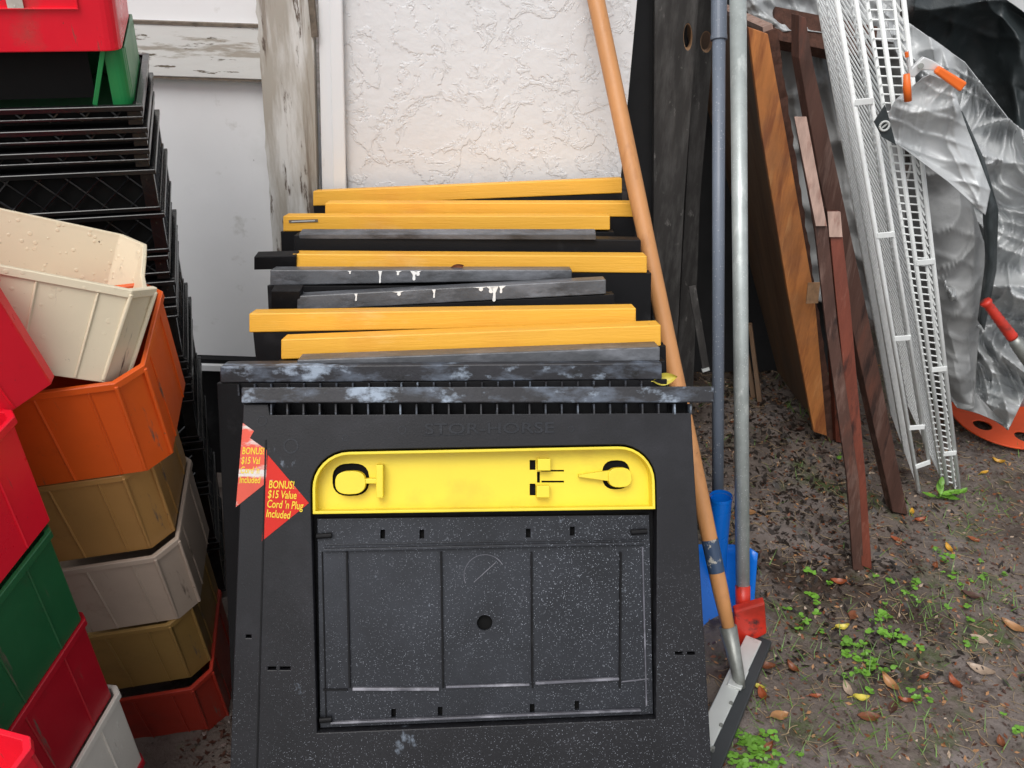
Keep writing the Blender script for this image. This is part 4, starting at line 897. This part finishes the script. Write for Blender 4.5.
# spring clamp
e = empty('spring_clamp', 'spring clamp with orange grips holding the tarp to the wire shelf', 'clamp', onY(918, 66, 1.99))
Yc = 1.985
def pp(x, y, dy=0): return onY(x, y, Yc + dy)
b = MB(); b.slab([pp(912, 68), (pp(924, 57)), pp(932, 60), pp(945, 68), pp(938, 71), pp(922, 70), pp(914, 78), pp(909, 76)], (0, 1, 0), .012); b.build('jaw_plate', M['clipw'], e, bevel=.002, world=True)
b = MB(); b.bar(pp(907, 50), pp(910, 76), .005, .010); b.build('jaw_plate', M['clipw'], e, bevel=.001, world=True)
b = MB(); b.tube([pp(906.5, 52, -.004), pp(907, 57, -.004)], .004, 8); b.build('jaw_tip', M['clipo'], e, world=True)
b = MB(); b.tube([pp(906.5, 74, -.003), pp(907, 88, -.004), pp(908, 101, -.004)], [.0065, .0085, .008], 10); b.build('grip', M['clipo'], e, smooth=True, world=True)
b = MB(); b.bar(pp(936, 69, -.008), pp(963, 87, -.008), .016, .014, Vector((.5, 0, 1)), .022); b.build('grip', M['clipo'], e, bevel=.004, world=True)
b = MB(); b.tube([pp(921, 66, -.006), pp(921, 66, .016)], .006, 12); b.build('spring', M['ferrule'], e, world=True)

# red handled tool against the tarp
e = empty('hand_tool', 'hand tool with a ribbed red grip leaning on the silver tarp', 'tool', onY(1015, 360, 2.1))
a, c = onY(985, 301, 2.06), onY(1013, 338, 2.04); b = MB(); nn = 18
b.tube([a.lerp(c, i / nn) for i in range(nn + 1)], [.0105 + .0012 * (i % 2) + (.003 if i in (0, 1) else 0) + .003 * (i / nn) for i in range(nn + 1)], 14); b.build('grip', M['redpaint'], e, smooth=True, world=True)
dd2 = (c - a); b = MB(); b.tube([c, c + dd2 * .12, c + dd2 * .5, c + dd2 * 1.9], [.013, .017, .019, .020], 14); b.build('tube', M['ferrule'], e, smooth=True, world=True)

# orange cord reel
cc = onZ(1004, 418, .03); e = empty('cord_reel', 'orange plastic extension cord reel lying under the edge of the silver tarp', 'cord reel', (cc.x, cc.y, 0))
RM = Matrix.Translation(cc) @ rot(90 + 4, 0, 12)
def disc(z, r, holes, name, parent, m='reel', th=.006):
    b = MB(); b.M = RM; hs_ = [arc((r * .62 * math.cos(math.radians(a)), r * .62 * math.sin(math.radians(a))), r * .17, 0, 345, 23) for a in holes]
    b.plate(arc((0, 0), r, 0, 354, 59), hs_, z, z + th, .002); return b.build(name, M[m], parent, world=True)
disc(-.003, .165, (20, 92, 164, 236, 308), 'lower_flange', e); disc(-.10, .15, (60, 132, 204, 276, 348), 'upper_flange', e)
b = MB(); b.M = RM
for k in range(7): b.plate(arc((0, 0), .085 + .004 * (k % 2), 0, 350, 35), [], -.094 + k * .0125, -.083 + k * .0125, .004)
b.build('wound_cord', M['clipo'], e)

# ---------------------------------------------------------------- far background
e = empty('neighbour_house', 'pale neighbouring house wall with a brown post, top right', 'house', (3.2, 5.0, 0))
b = MB(); b.box(2.3, 9, 5.0, 5.3, 0, 3.2); b.build('wall', M['cream'], e, world=True)
b = MB(); x_ = onY(1004, 5, 4.9).x; b.box(x_ - .05, x_, 4.88, 4.95, 0, 3.2); b.build('corner_post', M['redwood'], e, bevel=.004, world=True)
b = MB()
for k in range(26):
    x = -.2 + k * .15; b.box(x + .003, x + .147, 5.6, 5.62, 0, 1.8 + .02 * random.random())
b.box(-.2, 3.7, 5.625, 5.66, .4, .48); b.box(-.2, 3.7, 5.625, 5.66, 1.4, 1.48)
o = b.build('board_fence', M['farfence'], world=True); tag(o, 'old dark board fence closing the far end of the side yard', 'fence')

# ---------------------------------------------------------------- ground litter
def leaf_mesh(L, Wd, curl, seed):
    rnd = random.Random(seed); vs = []; fs = []; n = 10
    for i in range(n + 1):
        t = i / n; w_ = Wd * math.sin(math.pi * min(1, t * .97 + .03)) ** .8 * (1 - .15 * t); x = (t - .5) * L; zc = curl * (2 * t - 1) ** 2 * L * .5
        for s in (-1, -.5, 0, .5, 1):
            z_ = zc + curl * .7 * abs(s) ** 1.5 * Wd * 1.2 + rnd.uniform(-.0008, .0008); vs.append((x, s * w_ / 2, z_ + .001))
    for i in range(n):
        for k in range(4): a = i * 5 + k; fs.append((a, a + 1, a + 6, a + 5))
    b = MB(); b.add(vs, fs); b.tube([(-L * .5, 0, curl * L * .5 + .001), (-L * .72, L * .04, .002)], .0009, 5); return b
LC = dict(brown=(.17, .055, .022), tan=(.34, .17, .07), rust=(.25, .06, .02), yellow=(.50, .42, .06), pale=(.36, .27, .2), gold=(.50, .27, .03), dark=(.07, .03, .02))
LM = {k: mat(k + '_leaf', v, .38, var=.3, vscale=40, bump=.001, bscale=80, layers=[(tuple(Vector(v) * .35), 60, .58, .1)]) for k, v in LC.items()}
pl6Y = onZ(457, 268, .842).y
leaves = [  # px, py, length, angle, colour, label
 (779, 717, .045, 20, 'tan', 'curled tan leaf right of the aluminium bar'), (762, 697, .04, 95, 'rust', 'rust red leaf nearest the squeegee rubber'),
 (757, 688, .03, 150, 'yellow', 'small yellow leaf at the edge of the black rubber'), (764, 668, .045, 170, 'brown', 'wet brown leaf beside the tip of the rubber blade'),
 (766, 752, .035, 40, 'brown', 'round brown leaf among the bright weeds at bottom'), (859, 700, .042, 10, 'yellow', 'upright yellow-green leaf in the middle of the dirt'),
 (868, 717, .045, 175, 'brown', 'brown leaf just below the yellow-green leaf'), (847, 690, .04, 100, 'pale', 'pale brown leaf left of the yellow-green leaf'),
 (889, 685, .05, 115, 'tan', 'tan leaf standing on edge right of the yellow-green leaf'), (924, 680, .03, 30, 'rust', 'small rusty leaf alone right of the weeds'),
 (953, 686, .045, 100, 'rust', 'reddish leaf below the long pinkish one'), (980, 672, .06, 140, 'pale', 'long pinkish brown leaf in the bare dirt at right'),
 (978, 640, .04, 150, 'pale', 'pale shrivelled leaf above the long pinkish one'), (971, 598, .055, 165, 'dark', 'dark curled leaf on the bare dirt at right'),
 (1013, 628, .06, 130, 'tan', 'large tan leaf at the right edge of the dirt'), (838, 583, .04, 170, 'rust', 'narrow red leaf below the foot of the battens'),
 (852, 616, .04, 60, 'brown', 'brown leaf in the weeds below the battens'), (842, 628, .035, 10, 'yellow', 'pale yellow leaf in the weeds below the battens'),
 (948, 550, .032, 100, 'gold', 'small golden leaf below the dark plank foot'), (973, 540, .035, 160, 'rust', 'flat orange-brown leaf below the wire shelves'),
 (912, 512, .03, 70, 'gold', 'golden leaf at the foot of the dark plank'), (920, 521, .035, 10, 'rust', 'rusty leaf touching the golden one by the plank foot'),
 (984, 474, .03, 20, 'gold', 'golden leaf near the orange reel'), (997, 464, .035, 150, 'gold', 'curled golden leaf nearest the orange reel'),
 (896, 540, .035, 150, 'rust', 'rusty leaf between the plank foot and batten foot'), (750, 513, .035, 150, 'tan', 'tan leaf in shadow beside the metal pole'),
 (800, 432, .03, 10, 'dark', 'dark leaf in the shade at the plywood foot'), (933, 570, .03, 60, 'brown', 'small brown leaf in the weeds at centre right'),
 (815, 697, .03, 10, 'rust', 'small orange-brown leaf between the weed clumps'), (792, 668, .035, 120, 'brown', 'brown leaf right of the rubber blade tip'),
 (905, 703, .03, 160, 'rust', 'thin rust leaf right of the standing tan leaf'), (1000, 745, .03, 80, 'brown', 'small brown leaf in the bottom right corner'), (893, 707, .04, 60, 'dark', 'dark leaf under the standing tan leaf'),
]
for i, (px, py, L_, ang, c, lb) in enumerate(leaves):
    p = onZ(px, py, .0); o = leaf_mesh(L_, L_ * random.uniform(.45, .6), random.uniform(.05, .45), i).build('fallen_leaf', LM[c], smooth=True)
    o.matrix_basis = Matrix.Translation((p.x, p.y, gz(p.x, p.y) + .003)) @ rot(random.uniform(-15, 15), random.uniform(-12, 12), ang); tag(o, lb, 'leaf', 'fallen leaves on the dirt')
# leaf on the sawhorse
o = leaf_mesh(.04, .022, .3, 99).build('fallen_leaf', LM['yellow'], smooth=True); p = onY(664, 379, 1.30); o.matrix_basis = Matrix.Translation(p) @ rot(60, -10, 10); tag(o, 'yellow-green leaf caught on the bars of the front sawhorses', 'leaf', 'fallen leaves on the dirt')
o = leaf_mesh(.03, .012, .1, 98).build('fallen_leaf', LM['rust'], smooth=True); p = onY(503, 364, 1.335); o.matrix_basis = Matrix.Translation(p) @ rot(10, 0, 0); tag(o, 'tiny rust red leaf lying on a black sawhorse bar', 'leaf', 'fallen leaves on the dirt')

o = leaf_mesh(.032, .016, .25, 97).build('fallen_leaf', LM['brown'], smooth=True); p = onY(457, 268, pl6Y); o.matrix_basis = Matrix.Translation(p) @ rot(70, -25, 0); tag(o, 'brown leaf tip stuck upright behind the paint-spotted grey bar', 'leaf', 'fallen leaves on the dirt')
# fine litter: one uncountable scatter
def scatter(name, m, label, n, fn, kind='stuff', cat='litter'):
    b = MB()
    for i in range(n): fn(b)
    o = b.build(name, m); tag(o, label, cat, kind=kind)
    return o
def rp(x0=.35, x1=1.75, y0=1.1, y1=2.9): return random.uniform(x0, x1), random.uniform(y0, y1)
def chip(b):
    x, y = rp(); 
    s = random.uniform(.002, .009); a = random.uniform(0, 6.3); z = gz(x, y) + .002; r = rot(random.uniform(-30, 30), random.uniform(-30, 30), math.degrees(a))
    pts = [r @ Vector(q) for q in ((-s, 0, 0), (0, s * .45, 0), (s, 0, 0), (0, -s * .45, 0))]; b.add([p + Vector((x, y, z)) for p in pts], [(0, 1, 2, 3)])
for cn, k in (('brown', 2600), ('dark', 2200), ('tan', 1300), ('pale', 900)):
    scatter('leaf_litter', LM[cn], cn + ' leaf crumbs scattered over the dirt', k, chip)
clodm = mat('soil_clod', (.10, .078, .066), .75, var=.5, vscale=30, bump=.001, bscale=100)
def clod(b):
    x, y = rp(); z = gz(x, y); s = random.uniform(.0015, .006) * random.choice((1, 1, 1, 1.6)); r = rot(random.uniform(0, 360), random.uniform(0, 360), 0)
    P = [r @ Vector(q) * s * random.uniform(.7, 1.2) + Vector((x, y, z)) for q in ((1, 0, 0), (-1, 0, 0), (0, 1, 0), (0, -1, 0), (0, 0, .8), (0, 0, -.8), (.6, .6, .4), (-.6, .5, -.4))]
    b.add(P[:6], [(0, 2, 4), (2, 1, 4), (1, 3, 4), (3, 0, 4), (2, 0, 5), (1, 2, 5), (3, 1, 5), (0, 3, 5)])
scatter('soil_crumbs', clodm, 'small crumbs of damp soil all over the dirt', 5000, clod)
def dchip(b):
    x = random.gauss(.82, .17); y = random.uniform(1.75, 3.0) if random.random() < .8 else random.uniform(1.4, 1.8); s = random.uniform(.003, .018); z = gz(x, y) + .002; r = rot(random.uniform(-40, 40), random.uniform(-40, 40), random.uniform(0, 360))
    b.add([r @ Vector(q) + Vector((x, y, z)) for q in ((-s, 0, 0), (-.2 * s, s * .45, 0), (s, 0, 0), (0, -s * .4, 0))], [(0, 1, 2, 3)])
scatter('leaf_litter', mat('shade_litter', (.022, .015, .011), .5, var=.6, vscale=40), 'black leaf litter laid in as the shade of the gap below the leaning boards', 2600, dchip)  # black chips added to darken the ground like contact shadow
def lchip(b):
    x, y = random.uniform(-.62, -.36), random.uniform(1.0, 1.6); s = random.uniform(.002, .010); r = rot(random.uniform(-40, 40), random.uniform(-40, 40), random.uniform(0, 360))
    b.add([r @ Vector(q) + Vector((x, y, gz(x, y) + .003)) for q in ((-s, 0, 0), (0, s * .45, 0), (s, 0, 0), (0, -s * .4, 0))], [(0, 1, 2, 3)])
scatter('leaf_litter', LM['dark'], 'dark leaf crumbs on the dirt between the bins and the front sawhorse', 900, lchip)
straw = mat('dry_straw', (.30, .22, .13), .7, var=.4, vscale=30)
def twig(b):
    x, y = rp(); L_ = random.uniform(.01, .05); a = random.uniform(0, 6.3); k = random.uniform(-.5, .5); pts = []
    for i in range(4):
        xx, yy = x + math.cos(a + k * i / 3) * L_ * i / 3, y + math.sin(a + k * i / 3) * L_ * i / 3; pts.append((xx, yy, gz(xx, yy) + .003))
    b.tube(pts, random.uniform(.0004, .0010), 4, cap=False)
scatter('dry_grass', straw, 'thin dry stems and twigs strewn over the dirt', 1900, twig)
gm = mat('weed_green', (.13, .30, .03), .45, var=.4, vscale=30); gd = mat('grass_green', (.10, .20, .03), .5, var=.4, vscale=20)
spots = [(858, 655, .07, 26), (880, 625, .05, 12), (900, 640, .04, 10), (868, 670, .06, 16), (750, 750, .05, 34), (765, 765, .06, 34), (738, 762, .03, 10), (905, 590, .05, 9), (940, 555, .04, 8), (955, 580, .04, 8), (800, 620, .05, 8), (812, 598, .03, 6), (840, 640, .05, 8), (884, 612, .03, 8), (1008, 728, .03, 6), (918, 705, .03, 4), (845, 460, .05, 5), (880, 580, .05, 6), (962, 612, .05, 6), (915, 690, .05, 4), (978, 575, .05, 6), (815, 572, .04, 5), (960, 640, .04, 4)]
b = MB()
for px, py, sp_, n_ in spots:
    c = onZ(px, py, 0)
    for i in range(int(n_ * .8)):
        x, y = c.x + random.gauss(0, sp_ * .45), c.y + random.gauss(0, sp_ * .45); z = gz(x, y); h = random.uniform(.003, .016)
        b.tube([(x, y, z - .002), (x + random.uniform(-.003, .003), y, z + h)], .0004, 4, cap=False)
        a0 = random.uniform(0, 6.3)
        for k in range(random.choice((2, 3, 3, 4))):
            a = a0 + k * 2.1; s = random.uniform(.003, .0075); cx, cy = x + math.cos(a) * s * .9, y + math.sin(a) * s * .9; tz = random.uniform(-.002, .003)
            b.add([(cx + math.cos(t) * s * .95, cy + math.sin(t) * s * .8, z + h + tz * math.cos(t - a)) for t in [6.283 * q / 8 for q in range(8)]], [tuple(range(8))])
o = b.build('weeds', gm); tag(o, 'bright green clover seedlings sprouting in the dirt', 'weeds', kind='stuff')
b = MB()
for i in range(1300):
    if i < 800: c = random.choice([(770, 740), (905, 725), (860, 730), (880, 660), (930, 610), (960, 530), (820, 410), (985, 500), (990, 600), (800, 650)]); q = onZ(*c); x, y = q.x + random.gauss(0, .06), q.y + random.gauss(0, .06)
    else: x, y = rp()
    z = gz(x, y); a = random.uniform(0, 6.3); L_ = random.uniform(.01, .04); lean = random.uniform(.4, 1.5); wv = random.uniform(.0007, .0015); px_, py_ = -math.sin(a) * wv, math.cos(a) * wv
    vs = []
    for k in range(4):
        t = k / 3; rr_ = L_ * math.sin(lean * t) / max(lean, .1) * 1.2; hh = L_ * t * math.cos(lean * t * .8); ww = 1 - t * .9
        vs += [(x + math.cos(a) * rr_ + px_ * ww, y + math.sin(a) * rr_ + py_ * ww, z + hh - .001), (x + math.cos(a) * rr_ - px_ * ww, y + math.sin(a) * rr_ - py_ * ww, z + hh - .001)]
    b.add(vs, [(2 * k, 2 * k + 1, 2 * k + 3, 2 * k + 2) for k in range(3)])
o = b.build('grass', gd); tag(o, 'thin green grass blades in the dirt', 'grass', kind='stuff')
# plant at the shelf foot
c = onZ(938, 497, 0); e = empty('broadleaf_weed', 'broad-leaved green weed at the foot of the white wire shelves', 'plant', c)
stem = MB(); lf = MB()
for (dx, dz, L_, ang, tilt) in ((-.012, .045, .045, 100, 60), (.02, .02, .04, 10, 15), (.045, .025, .045, -10, 15), (.01, .01, .045, 200, 5), (.03, .005, .05, -40, 5), (-.035, .012, .04, 170, 10), (.06, .03, .03, 30, 20), (-.01, .06, .03, 80, 50)):
    m_ = leaf_mesh(L_, L_ * .55, .12, int(ang)); lf.M = Matrix.Translation(c + Vector((dx, -.01, dz))) @ rot(0, -tilt, ang); lf.add(m_.v, m_.f); lf.M = Matrix()
    stem.tube([c + Vector((0, 0, -.004)), c + Vector((dx * .8, -.01, dz))], .0012, 5)
lf.build('leaves', gm, e, smooth=True, world=True); stem.build('stem', gd, e, world=True)
